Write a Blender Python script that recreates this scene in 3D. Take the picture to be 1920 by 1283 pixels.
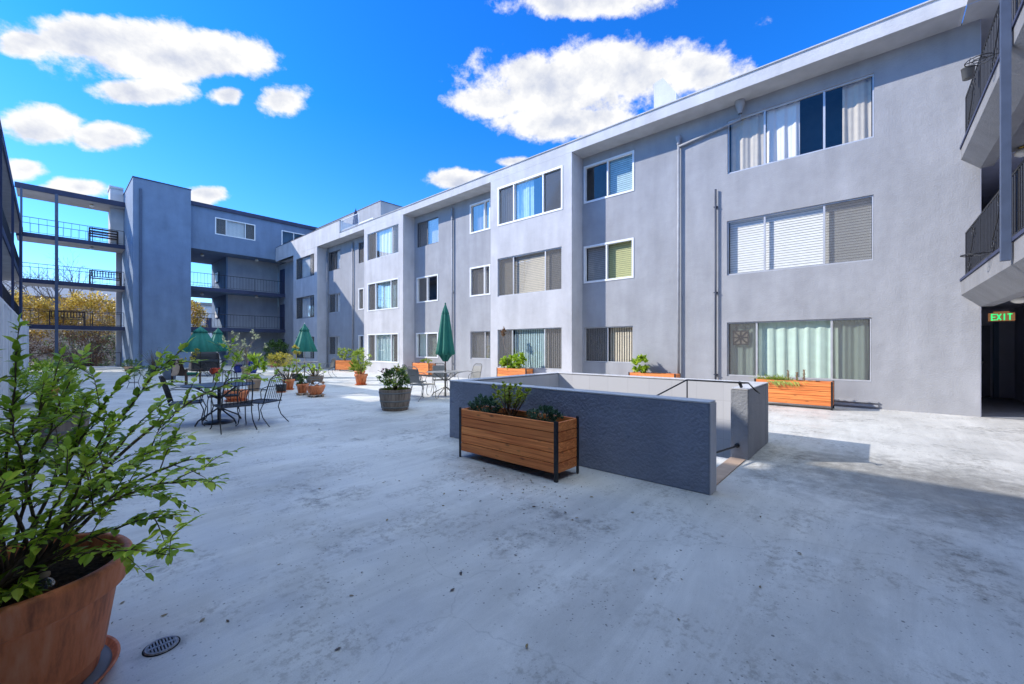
import bpy, math, random
from mathutils import Vector, Matrix
R = math.radians
random.seed(7)
scn = bpy.context.scene
for o in list(bpy.data.objects): bpy.data.objects.remove(o)
C = scn.collection
# ------------------------------------------------------------ camera (level, slightly raised lens)
F, CX, HY, H0 = 770.0, 960.0, 650.0, 1.45
YAW = 48.5
fw = Vector((math.sin(R(YAW)), math.cos(R(YAW)), 0)); rt = Vector((math.cos(R(YAW)), -math.sin(R(YAW)), 0))
cam = bpy.data.cameras.new('camera'); co = bpy.data.objects.new('camera', cam); C.objects.link(co)
co.location = (0, 0, H0); co.rotation_euler = (R(90), 0, R(-YAW))
cam.sensor_width = 36; cam.lens = F / 1920 * 36; cam.shift_y = (HY - 641.5) / 1920; cam.clip_start = .05; cam.clip_end = 2000
scn.camera = co
def dirp(px, py): return fw + rt * ((px - CX) / F) + Vector((0, 0, (HY - py) / F))
def gp(px, py, z=0):
    t = (H0 - z) * F / (py - HY); d = dirp(px, py) * t; return Vector((d.x, d.y, z))
def dp(px, py, t): return dirp(px, py) * t + Vector((0, 0, H0))          # a point at depth t
def YonX(px, X): d = dirp(px, 650); return X / d.x * d.y
def XonY(px, Y): d = dirp(px, 650); return Y / d.y * d.x
# ------------------------------------------------------------ world, sun, exposure
SUN = Vector((-1, 1.35, 1.06)).normalized()
w = bpy.data.worlds.new('World'); scn.world = w; w.use_nodes = True
nt = w.node_tree; nt.nodes.clear(); N = nt.nodes.new; L = nt.links.new
def mth(op, a, b=None, c=None, cl=False):
    n = N('ShaderNodeMath'); n.operation = op; n.use_clamp = cl
    for i, v in enumerate((a, b, c)):
        if v is None: continue
        if isinstance(v, (int, float)): n.inputs[i].default_value = v
        else: L(v, n.inputs[i])
    return n.outputs[0]
out = N('ShaderNodeOutputWorld'); bg = N('ShaderNodeBackground'); L(bg.outputs[0], out.inputs[0]); bg.inputs[1].default_value = .14
sky = N('ShaderNodeTexSky'); sky.sky_type = 'NISHITA'; sky.sun_disc = False
sky.sun_elevation = math.asin(SUN.z); sky.sun_rotation = math.atan2(SUN.x, SUN.y); sky.altitude = 50; sky.air_density = 1.0; sky.dust_density = .3; sky.ozone_density = 3.0
hs = N('ShaderNodeHueSaturation'); hs.inputs['Saturation'].default_value = 1.25; hs.inputs['Hue'].default_value = .5; hs.inputs['Value'].default_value = 1.4; L(sky.outputs[0], hs.inputs['Color'])
tnt = N('ShaderNodeMixRGB'); tnt.blend_type = 'MULTIPLY'; tnt.inputs[0].default_value = 1; L(hs.outputs[0], tnt.inputs[1]); sxw = N('ShaderNodeSeparateXYZ'); tcz = N('ShaderNodeTexCoord'); L(tcz.outputs['Generated'], sxw.inputs[0])
zr = N('ShaderNodeMapRange'); L(sxw.outputs[2], zr.inputs[0]); zr.inputs[1].default_value = .02; zr.inputs[2].default_value = .48
tmx = N('ShaderNodeMixRGB'); L(zr.outputs[0], tmx.inputs[0]); tmx.inputs[1].default_value = (.46, .60, .84, 1); tmx.inputs[2].default_value = (.14, .57, 1.0, 1); L(tmx.outputs[0], tnt.inputs[2])
tcw = N('ShaderNodeTexCoord'); DIR = tcw.outputs['Generated']
noi = N('ShaderNodeTexNoise'); noi.inputs['Scale'].default_value = 9; noi.inputs['Detail'].default_value = 12; noi.inputs['Roughness'].default_value = .58
mpn = N('ShaderNodeMapping'); mpn.inputs['Scale'].default_value = (1, 1, 1.35); L(DIR, mpn.inputs[0]); L(mpn.outputs[0], noi.inputs['Vector'])
noi2 = N('ShaderNodeTexNoise'); noi2.inputs['Scale'].default_value = 26; noi2.inputs['Detail'].default_value = 10; noi2.inputs['Roughness'].default_value = .65; L(mpn.outputs[0], noi2.inputs['Vector'])
clouds = [(190,75,190,52),(340,110,225,58),(265,172,110,34),(530,188,56,38),(425,180,38,24),(55,82,75,34),(75,240,92,42),(205,255,78,30),
 (40,318,52,24),(150,352,70,22),(392,365,44,22),(1030,165,190,85),(1180,130,190,70),(1310,135,110,45),(1050,228,150,42),(930,190,100,40),(1100,2,180,40),
 (865,338,66,24),(965,303,44,14),(-300,150,260,80),(-500,330,200,60),(2300,200,300,100),(2700,350,260,60)]
clouds += [(Vector((-.06, -.10, 1)), .66, .60), (Vector((-.35, -1, 1.2)), .5, .45)]  # unseen bright clouds overhead and behind the camera, added as fill light
mask = None; fill_cl = None
for cl in clouds:
    if len(cl) == 4:
        px, py, a, b = cl; c = dirp(px, py).normalized(); v1 = dirp(px + a, py).normalized() - c; v2 = dirp(px, py - b).normalized() - c
    else:
        c = cl[0].normalized(); v1 = c.cross(Vector((0, 0, 1))).normalized(); v2 = c.cross(v1) * cl[2]; v1 = v1 * cl[1]
    dt = v1.length_squared * v2.length_squared - v1.dot(v2) ** 2
    e1 = (v1 * v2.length_squared - v2 * v1.dot(v2)) / dt; e2 = (v2 * v1.length_squared - v1 * v1.dot(v2)) / dt
    s = N('ShaderNodeVectorMath'); s.operation = 'SUBTRACT'; L(DIR, s.inputs[0]); s.inputs[1].default_value = c
    ds = []
    for e in (e1, e2):
        d_ = N('ShaderNodeVectorMath'); d_.operation = 'DOT_PRODUCT'; L(s.outputs[0], d_.inputs[0]); d_.inputs[1].default_value = e; ds.append(d_.outputs['Value'])
    r2 = mth('ADD', mth('MULTIPLY', ds[0], ds[0]), mth('MULTIPLY', ds[1], ds[1]))
    m_ = mth('SUBTRACT', 1.0, mth('POWER', r2, .5))
    if len(cl) == 3: fill_cl = m_ if fill_cl is None else mth('MAXIMUM', fill_cl, m_)
    else: mask = m_ if mask is None else mth('MAXIMUM', mask, m_)
fill_mix = N('ShaderNodeMapRange'); L(fill_cl, fill_mix.inputs[0]); fill_mix.inputs[1].default_value = 0; fill_mix.inputs[2].default_value = .35; mask = mth('MAXIMUM', mask, fill_cl)
dens = mth('ADD', mth('MULTIPLY_ADD', mask, 1.5, -.02), mth('MULTIPLY', mth('SUBTRACT', noi.outputs['Fac'], .5), 1.9))
dens = mth('ADD', dens, mth('MULTIPLY', mth('SUBTRACT', noi2.outputs['Fac'], .5), 1.5))
mr = N('ShaderNodeMapRange'); mr.interpolation_type = 'SMOOTHSTEP'; L(dens, mr.inputs[0]); mr.inputs[1].default_value = -.06; mr.inputs[2].default_value = .55
mps = N('ShaderNodeMapping'); mps.inputs['Scale'].default_value = (1, 1, 1.35); mps.inputs['Location'].default_value = (-.012, .016, .045); L(DIR, mps.inputs[0])
nos = []
for (sc_, dt_) in ((9, 12), (26, 10)):
    q_ = N('ShaderNodeTexNoise'); q_.inputs['Scale'].default_value = sc_; q_.inputs['Detail'].default_value = dt_; q_.inputs['Roughness'].default_value = .6; L(mps.outputs[0], q_.inputs['Vector']); nos.append(q_.outputs['Fac'])
lit_ = mth('ADD', mth('MULTIPLY', mth('SUBTRACT', noi.outputs['Fac'], nos[0]), 2.6), mth('MULTIPLY', mth('SUBTRACT', noi2.outputs['Fac'], nos[1]), 1.1))
lit_ = mth('ADD', lit_, mth('SUBTRACT', .95, mth('MULTIPLY', dens, .42)))
ccr = N('ShaderNodeValToRGB'); L(lit_, ccr.inputs[0])
ccr.color_ramp.elements[0].position = .05; ccr.color_ramp.elements[0].color = (2.55, 2.75, 3.3, 1); ccr.color_ramp.elements[1].position = .8; ccr.color_ramp.elements[1].color = (4.1, 4.1, 4.1, 1)
chx = N('ShaderNodeMixRGB'); L(fill_mix.outputs[0], chx.inputs[0]); L(ccr.outputs[0], chx.inputs[1]); chx.inputs[2].default_value = (6.8, 8.6, 10.8, 1)
mx = N('ShaderNodeMixRGB'); L(mr.outputs[0], mx.inputs[0]); L(tnt.outputs[0], mx.inputs[1]); L(chx.outputs[0], mx.inputs[2]); L(mx.outputs[0], bg.inputs[0])
sl = bpy.data.lights.new('sun', 'SUN'); sl.energy = 3.15; sl.angle = R(.5); sl.color = (1, .94, .85)
so = bpy.data.objects.new('sun', sl); C.objects.link(so); so.rotation_euler = SUN.to_track_quat('Z', 'Y').to_euler(); so.location = (0, 0, 40)
scn.view_settings.view_transform = 'Standard'; scn.view_settings.look = 'None'; scn.view_settings.gamma = 1; scn.view_settings.exposure = .84
scn.render.engine = 'CYCLES'; scn.cycles.max_bounces = 8; scn.cycles.transparent_max_bounces = 16
# ------------------------------------------------------------ materials
def newmat(name):
    m = bpy.data.materials.new(name); m.use_nodes = True; t = m.node_tree; return m, t, t.nodes['Principled BSDF']
def mat(name, col, rough=.7, metal=0, var=.12, scale=6, bump=0, bscale=60, bdist=.01, stretch=(1, 1, 1), spec=.5, isl=0, emit=None):
    m, t, b = newmat(name); n = t.nodes.new; l = t.links.new
    b.inputs['Roughness'].default_value = rough; b.inputs['Metallic'].default_value = metal; b.inputs['Specular IOR Level'].default_value = spec
    tc = n('ShaderNodeTexCoord'); mp = n('ShaderNodeMapping'); mp.inputs['Scale'].default_value = stretch; l(tc.outputs['Object'], mp.inputs[0])
    no = n('ShaderNodeTexNoise'); no.inputs['Scale'].default_value = scale; no.inputs['Detail'].default_value = 6; l(mp.outputs[0], no.inputs['Vector'])
    r = n('ShaderNodeValToRGB'); l(no.outputs['Fac'], r.inputs[0])
    r.color_ramp.elements[0].position = .3; r.color_ramp.elements[1].position = .7
    r.color_ramp.elements[0].color = [c * (1 - var) for c in col] + [1]; r.color_ramp.elements[1].color = [min(1, c * (1 + var)) for c in col] + [1]
    last = r.outputs[0]
    if isl:
        g = n('ShaderNodeNewGeometry'); h = n('ShaderNodeHueSaturation'); l(last, h.inputs['Color'])
        q = n('ShaderNodeMapRange'); l(g.outputs['Random Per Island'], q.inputs[0]); q.inputs[3].default_value = 1 - isl; q.inputs[4].default_value = 1 + isl; l(q.outputs[0], h.inputs['Value']); last = h.outputs[0]
    l(last, b.inputs['Base Color'])
    if bump:
        nb = n('ShaderNodeTexNoise'); nb.inputs['Scale'].default_value = bscale; nb.inputs['Detail'].default_value = 5; l(mp.outputs[0], nb.inputs['Vector'])
        bp = n('ShaderNodeBump'); bp.inputs['Strength'].default_value = bump; bp.inputs['Distance'].default_value = bdist; l(nb.outputs['Fac'], bp.inputs['Height']); l(bp.outputs[0], b.inputs['Normal'])
    if emit: b.inputs['Emission Color'].default_value = (*emit[0], 1); b.inputs['Emission Strength'].default_value = emit[1]
    return m
def leafmat(name, col, col2=None, tr=.35, rough=.45):
    m, t, b = newmat(name); n = t.nodes.new; l = t.links.new
    col2 = col2 or [c * 1.7 for c in col]
    g = n('ShaderNodeNewGeometry'); r = n('ShaderNodeValToRGB'); l(g.outputs['Random Per Island'], r.inputs[0])
    r.color_ramp.elements[0].color = [c * .55 for c in col] + [1]; r.color_ramp.elements[1].color = [min(1, c) for c in col2] + [1]
    e = r.color_ramp.elements.new(.5); e.color = list(col) + [1]
    l(r.outputs[0], b.inputs['Base Color']); b.inputs['Roughness'].default_value = rough
    tl = n('ShaderNodeBsdfTranslucent'); l(r.outputs[0], tl.inputs[0]); mxx = n('ShaderNodeMixShader'); mxx.inputs[0].default_value = tr
    l(b.outputs[0], mxx.inputs[1]); l(tl.outputs[0], mxx.inputs[2]); l(mxx.outputs[0], t.nodes['Material Output'].inputs[0])
    return m
def stucco(name, col, big=.10, bump=.4, bdist=.014, bscale=38, streak=.085):
    m, t, b = newmat(name); n = t.nodes.new; l = t.links.new
    b.inputs['Roughness'].default_value = .82; b.inputs['Specular IOR Level'].default_value = .3
    tc = n('ShaderNodeTexCoord')
    n1 = n('ShaderNodeTexNoise'); n1.inputs['Scale'].default_value = 1.1; n1.inputs['Detail'].default_value = 8; n1.inputs['Roughness'].default_value = .62; l(tc.outputs['Object'], n1.inputs['Vector'])
    mp = n('ShaderNodeMapping'); mp.inputs['Scale'].default_value = (1.6, 1.6, .3); l(tc.outputs['Object'], mp.inputs[0])
    n2 = n('ShaderNodeTexNoise'); n2.inputs['Scale'].default_value = 1.6; n2.inputs['Detail'].default_value = 5; l(mp.outputs[0], n2.inputs['Vector'])
    def mr_(s, lo, hi):
        q = n('ShaderNodeMapRange'); l(s, q.inputs[0]); q.inputs[1].default_value = .3; q.inputs[2].default_value = .7; q.inputs[3].default_value = lo; q.inputs[4].default_value = hi; return q.outputs[0]
    a = n('ShaderNodeMath'); a.operation = 'MULTIPLY'; l(mr_(n1.outputs['Fac'], 1 - big, 1 + big), a.inputs[0]); l(mr_(n2.outputs['Fac'], 1 - streak, 1 + streak), a.inputs[1])
    vm = n('ShaderNodeVectorMath'); vm.operation = 'SCALE'; vm.inputs[0].default_value = col; l(a.outputs[0], vm.inputs['Scale']); l(vm.outputs[0], b.inputs['Base Color'])
    n3 = n('ShaderNodeTexNoise'); n3.inputs['Scale'].default_value = bscale; n3.inputs['Detail'].default_value = 4; l(tc.outputs['Object'], n3.inputs['Vector'])
    n4 = n('ShaderNodeTexNoise'); n4.inputs['Scale'].default_value = 5; n4.inputs['Detail'].default_value = 3; l(tc.outputs['Object'], n4.inputs['Vector'])
    ad = n('ShaderNodeMath'); ad.operation = 'MULTIPLY_ADD'; l(n4.outputs['Fac'], ad.inputs[0]); ad.inputs[1].default_value = 1.6; l(n3.outputs['Fac'], ad.inputs[2])
    bp = n('ShaderNodeBump'); bp.inputs['Strength'].default_value = bump; bp.inputs['Distance'].default_value = bdist; l(ad.outputs[0], bp.inputs['Height']); l(bp.outputs[0], b.inputs['Normal'])
    return m
M = {}
M['wall'] = stucco('stucco_grey', (.345, .35, .37))
M['bay'] = stucco('stucco_light', (.53, .525, .54))
M['dwall'] = stucco('stucco_slate', (.17, .235, .34))
M['navy'] = stucco('paint_navy', (.05, .06, .11), bump=.15)
M['corr'] = stucco('corridor_paint', (.44, .46, .56), bump=.15)
M['slab'] = stucco('slab_grey', (.24, .24, .25), bump=.3)
M['doorp'] = mat('door_paint', (.13, .14, .21), .5)
M['soffit'] = stucco('soffit_paint', (.46, .46, .47), bump=.1)
M['boxwall'] = stucco('rough_stucco', (.24, .265, .33), bump=.9, bdist=.02, bscale=30)
M['boxend'] = stucco('rough_stucco_grey', (.27, .28, .30), bump=.7, bdist=.015, bscale=34)
M['white'] = mat('white_vinyl', (.82, .83, .84), .4, var=.03)
M['alu'] = mat('aluminium', (.55, .56, .58), .4, .3, var=.06)
M['dalu'] = mat('dark_aluminium', (.12, .12, .13), .4, .3)
M['iron'] = mat('black_iron', (.02, .021, .026), .45, .2, var=.3, scale=30)
M['giron'] = mat('grey_iron', (.22, .21, .19), .5, .3, var=.25, scale=30)
M['pipe'] = mat('painted_pipe', (.33, .34, .365), .55)
M['dpipe'] = mat('dark_pipe', (.05, .06, .09), .55)
M['post'] = mat('steel_post_blue', (.065, .09, .15), .5)
M['panel'] = mat('white_panel', (.68, .68, .66), .6, var=.1, scale=3, stretch=(4, 4, .4))
M['room'] = mat('room_dark', (.07, .07, .075), .9)
M['cblind'] = mat('blind_white', (.84, .83, .80), .6, var=.04)
M['cream'] = mat('blind_cream', (.62, .54, .42), .6, var=.06)
M['olive'] = mat('blind_olive', (.50, .50, .22), .6, var=.06)
M['greyb'] = mat('blind_grey', (.36, .34, .32), .7, var=.08)
M['drape'] = mat('drape_white', (.80, .78, .76), .85, var=.05, stretch=(1, 1, .3))
M['sand'] = mat('drape_sand', (.58, .52, .44), .85, var=.06)
M['teal'] = mat('drape_teal', (.46, .62, .64), .8, var=.12)
M['mint'] = mat('drape_mint', (.56, .70, .61), .85, var=.05)
M['wood'] = None
def glass(name, tint=(.96, .97, .96), fac=.16):
    m, t, b = newmat(name); n = t.nodes.new; l = t.links.new
    tr = n('ShaderNodeBsdfTransparent'); tr.inputs[0].default_value = (*tint, 1); gl = n('ShaderNodeBsdfGlossy'); gl.inputs['Roughness'].default_value = .01
    fr = n('ShaderNodeLayerWeight'); fr.inputs[0].default_value = .35; q = n('ShaderNodeMapRange'); l(fr.outputs['Fresnel'], q.inputs[0]); q.inputs[3].default_value = fac * .3; q.inputs[4].default_value = .30
    nb = n('ShaderNodeTexNoise'); nb.inputs['Scale'].default_value = 1.3; bp = n('ShaderNodeBump'); bp.inputs['Strength'].default_value = .06; bp.inputs['Distance'].default_value = .02; tc = n('ShaderNodeTexCoord'); l(tc.outputs['Object'], nb.inputs['Vector']); l(nb.outputs[0], bp.inputs['Height']); l(bp.outputs[0], gl.inputs['Normal'])
    mm = n('ShaderNodeMixShader'); l(q.outputs[0], mm.inputs[0]); l(tr.outputs[0], mm.inputs[1]); l(gl.outputs[0], mm.inputs[2]); l(mm.outputs[0], t.nodes['Material Output'].inputs[0]); return m
M['glass'] = glass('window_glass')
M['bottle'] = glass('clear_plastic', (.92, .95, .97), .5)
def screenmat():
    m, t, b = newmat('insect_screen'); n = t.nodes.new; l = t.links.new
    b.inputs['Base Color'].default_value = (.13, .125, .12, 1); b.inputs['Roughness'].default_value = .8
    tr = n('ShaderNodeBsdfTransparent'); mm = n('ShaderNodeMixShader'); mm.inputs[0].default_value = .52; l(tr.outputs[0], mm.inputs[1]); l(b.outputs[0], mm.inputs[2]); l(mm.outputs[0], t.nodes['Material Output'].inputs[0]); return m
M['screen'] = screenmat()
def blockmat():
    m, t, b = newmat('white_block'); n = t.nodes.new; l = t.links.new
    tc = n('ShaderNodeTexCoord'); mp = n('ShaderNodeMapping'); mp.inputs['Rotation'].default_value = (R(90), 0, R(90)); l(tc.outputs['Object'], mp.inputs[0])
    sx = n('ShaderNodeSeparateXYZ'); l(tc.outputs['Object'], sx.inputs[0]); cb = n('ShaderNodeCombineXYZ')
    ad = n('ShaderNodeMath'); l(sx.outputs[0], ad.inputs[0]); l(sx.outputs[1], ad.inputs[1]); l(ad.outputs[0], cb.inputs[0]); l(sx.outputs[2], cb.inputs[1])
    br = n('ShaderNodeTexBrick'); l(cb.outputs[0], br.inputs[0]); br.inputs['Scale'].default_value = 1; br.inputs['Brick Width'].default_value = .4; br.inputs['Row Height'].default_value = .3; br.inputs['Mortar Size'].default_value = .006; br.offset = 0
    br.inputs['Color1'].default_value = (.56, .56, .58, 1); br.inputs['Color2'].default_value = (.53, .53, .55, 1); br.inputs['Mortar'].default_value = (.5, .5, .52, 1)
    l(br.outputs[0], b.inputs['Base Color']); b.inputs['Roughness'].default_value = .8
    bp = n('ShaderNodeBump'); bp.inputs['Strength'].default_value = .3; bp.inputs['Distance'].default_value = .01; l(br.outputs['Fac'], bp.inputs['Height']); bp.invert = True; l(bp.outputs[0], b.inputs['Normal']); return m
M['block'] = blockmat()
def woodmat(name, c1, c2, axis=1, ax_scale=1.2):
    m, t, b = newmat(name); n = t.nodes.new; l = t.links.new
    tc = n('ShaderNodeTexCoord'); g = n('ShaderNodeNewGeometry'); off = n('ShaderNodeVectorMath'); off.operation = 'MULTIPLY_ADD'
    cmb = n('ShaderNodeCombineXYZ'); l(g.outputs['Random Per Island'], cmb.inputs[0]); l(g.outputs['Random Per Island'], cmb.inputs[1]); l(g.outputs['Random Per Island'], cmb.inputs[2])
    l(cmb.outputs[0], off.inputs[0]); off.inputs[1].default_value = (17, 23, 31); l(tc.outputs['Object'], off.inputs[2])
    mp = n('ShaderNodeMapping'); sc = [14, 14, 40]; sc[axis] = ax_scale; mp.inputs['Scale'].default_value = sc; l(off.outputs[0], mp.inputs[0])
    no = n('ShaderNodeTexNoise'); no.inputs['Scale'].default_value = 1; no.inputs['Detail'].default_value = 8; no.inputs['Distortion'].default_value = 1.2; l(mp.outputs[0], no.inputs['Vector'])
    r = n('ShaderNodeValToRGB'); l(no.outputs['Fac'], r.inputs[0]); r.color_ramp.elements[0].position = .32; r.color_ramp.elements[1].position = .68
    r.color_ramp.elements[0].color = (*c1, 1); r.color_ramp.elements[1].color = (*c2, 1)
    mk = n('ShaderNodeMapping'); ks = [5, 5, 9]; ks[axis] = 3.2; mk.inputs['Scale'].default_value = ks; l(off.outputs[0], mk.inputs[0])
    vo = n('ShaderNodeTexVoronoi'); vo.inputs['Scale'].default_value = 1; l(mk.outputs[0], vo.inputs['Vector'])
    k = n('ShaderNodeMapRange'); l(vo.outputs['Distance'], k.inputs[0]); k.inputs[1].default_value = .04; k.inputs[2].default_value = .16; k.inputs[3].default_value = .35; k.inputs[4].default_value = 1
    vr = n('ShaderNodeMapRange'); l(g.outputs['Random Per Island'], vr.inputs[0]); vr.inputs[3].default_value = .82; vr.inputs[4].default_value = 1.15
    mu = n('ShaderNodeMath'); mu.operation = 'MULTIPLY'; l(k.outputs[0], mu.inputs[0]); l(vr.outputs[0], mu.inputs[1])
    vm = n('ShaderNodeVectorMath'); vm.operation = 'SCALE'; l(r.outputs[0], vm.inputs[0]); l(mu.outputs[0], vm.inputs['Scale']); l(vm.outputs[0], b.inputs['Base Color'])
    b.inputs['Roughness'].default_value = .6; bp = n('ShaderNodeBump'); bp.inputs['Strength'].default_value = .2; bp.inputs['Distance'].default_value = .003; l(no.outputs[0], bp.inputs['Height']); l(bp.outputs[0], b.inputs['Normal'])
    return m
M['cedar'] = woodmat('cedar_planks', (.56, .125, .025), (.92, .32, .085))
M['barrel'] = woodmat('weathered_oak', (.12, .088, .065), (.27, .21, .165), axis=2)
M['benchw'] = mat('bench_wood', (.05, .03, .022), .6, var=.3, stretch=(1, 8, 8))
def terracotta():
    m, t, b = newmat('terracotta'); n = t.nodes.new; l = t.links.new
    tc = n('ShaderNodeTexCoord'); mp = n('ShaderNodeMapping'); mp.inputs['Scale'].default_value = (9, 9, 1.6); l(tc.outputs['Object'], mp.inputs[0])
    n1 = n('ShaderNodeTexNoise'); n1.inputs['Scale'].default_value = 1.4; n1.inputs['Detail'].default_value = 9; n1.inputs['Roughness'].default_value = .65; l(mp.outputs[0], n1.inputs['Vector'])
    r = n('ShaderNodeValToRGB'); l(n1.outputs[0], r.inputs[0]); e = r.color_ramp.elements; e[0].position = .3; e[0].color = (.24, .075, .035, 1); e[1].position = .72; e[1].color = (.74, .32, .17, 1)
    x = e.new(.5); x.color = (.66, .20, .075, 1)
    l(r.outputs[0], b.inputs['Base Color']); b.inputs['Roughness'].default_value = .6; b.inputs['Specular IOR Level'].default_value = .35
    n2 = n('ShaderNodeTexNoise'); n2.inputs['Scale'].default_value = 60; l(tc.outputs['Object'], n2.inputs['Vector']); bp = n('ShaderNodeBump'); bp.inputs['Strength'].default_value = .2; bp.inputs['Distance'].default_value = .003; l(n2.outputs[0], bp.inputs['Height']); l(bp.outputs[0], b.inputs['Normal']); return m
M['terra'] = terracotta()
M['soil'] = mat('soil', (.05, .033, .02), .95, spec=0, var=.5, scale=40, bump=1, bscale=60, bdist=.02)
M['stem'] = mat('bark', (.13, .09, .055), .85, var=.3, scale=30)
M['gbark'] = mat('grey_bark', (.20, .165, .14), .85, var=.3, scale=10)
M['leaf'] = leafmat('leaf_fresh', (.34, .52, .04), (.68, .78, .09), .45)
M['dleaf'] = leafmat('leaf_dark', (.08, .16, .04), (.22, .34, .07))
M['yleaf'] = leafmat('leaf_yellow', (.42, .38, .05), (.75, .62, .08), .4)
M['lime'] = leafmat('leaf_lime', (.30, .42, .05), (.56, .62, .10), .4)
M['oleaf'] = leafmat('leaf_olive_grey', (.42, .46, .28), (.78, .80, .58), .3)
M['gold'] = leafmat('blossom_gold', (.55, .36, .05), (.95, .70, .15), .35)
M['rust'] = leafmat('leaf_rust', (.24, .12, .06), (.42, .25, .13), .3)
M['spurge'] = leafmat('leaf_spurge', (.40, .50, .04), (.74, .72, .07), .4)
M['pink'] = leafmat('petal_pink', (.5, .12, .3), (.8, .4, .55), .3)
M['bgreen'] = leafmat('leaf_bluegreen', (.05, .12, .065), (.11, .22, .11), .25)
M['red'] = mat('orange_red_glaze', (.75, .09, .03), .35)
M['bluepot'] = mat('blue_glaze', (.03, .05, .30), .2, var=.3)
M['slatepot'] = mat('slate_glaze', (.10, .14, .22), .3, var=.2)
M['greypot'] = mat('grey_pot', (.16, .16, .155), .7, var=.2)
M['darkpot'] = mat('dark_plastic', (.03, .035, .035), .5)
M['tanpot'] = mat('tan_pot', (.42, .30, .22), .7, var=.15)
M['whitepot'] = mat('white_pot', (.72, .72, .72), .5)
M['green'] = mat('canvas_green', (.012, .16, .12), .75, var=.12, bump=.2, bscale=120)
M['bluec'] = mat('canvas_navy', (.02, .03, .10), .8)
M['pole'] = mat('umbrella_pole', (.10, .07, .06), .5)
M['wpole'] = mat('pale_pole', (.55, .52, .5), .5)
M['cover'] = mat('black_cover', (.012, .014, .02), .6, bump=.6, bscale=8, bdist=.03)
M['ttop'] = mat('table_mesh', (.045, .047, .055), .45, var=.2, scale=80)
M['gttop'] = mat('table_mesh_grey', (.24, .235, .22), .5, var=.2, scale=80)
M['globe'] = mat('opal_globe', (.75, .72, .66), .3, var=.02)
M['brass'] = mat('brass', (.5, .33, .1), .35, .8)
M['exitg'] = mat('exit_green', (.02, .5, .15), .5, emit=((.03, 1, .3), .55))
M['exitb'] = mat('exit_body', (.42, .20, .09), .5, emit=((.35, .14, .05), .25))
M['chrome'] = mat('chrome', (.7, .7, .72), .2, 1, var=.02)
M['grate'] = mat('drain_metal', (.26, .26, .27), .6, .5, var=.3, scale=60, bump=.3)
M['black'] = mat('black_hole', (.006, .006, .007), .9)
M['litter'] = leafmat('dead_leaf', (.12, .075, .035), (.30, .22, .08), .1)
M['beige'] = mat('beige_cloth', (.45, .34, .27), .9)
M['cushg'] = mat('cushion_green', (.02, .15, .10), .85)
M['redc'] = mat('red_cloth', (.45, .04, .03), .8)
M['roofg'] = mat('roof_felt', (.30, .30, .31), .9)
M['hill'] = mat('hillside', (.16, .12, .09), .95, var=.4, scale=.6)
M['earth'] = mat('garden_earth', (.12, .09, .06), .95, var=.4, scale=3)
STAINS_SHADE = [(.365, 2.586, .14, .14, .45), (.8, 2.55, .5, .22, .84), (3.45, 3.25, .55, 1.0, .66), (2.6, 2.4, .7, .9, .86), (5.27, 8.1, .75, .7, .68), (4.1, 7.4, 1.0, .8, .82), (2.4, 9.2, 1.2, .7, .80), (6.7, .3, 1.2, .9, .80), (5.3, 1.0, .5, .4, .78), (1.6, 4.6, .9, .6, .88), (6.8, -.6, 1.5, .5, .86), (5.95, -.4, 1.75, 2.3, .58), (6.0, -.6, 1.9, 2.6, .8), (1.95, 1.2, .9, .45, .82), (2.9, .2, 1.2, .6, .82), (3.2, 1.9, 1.1, .5, .86), (1.2, 2.1, .7, .5, .88)]  # widest entries at right: darker coat, strengthened to deepen shade beside the sunlit strip
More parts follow.
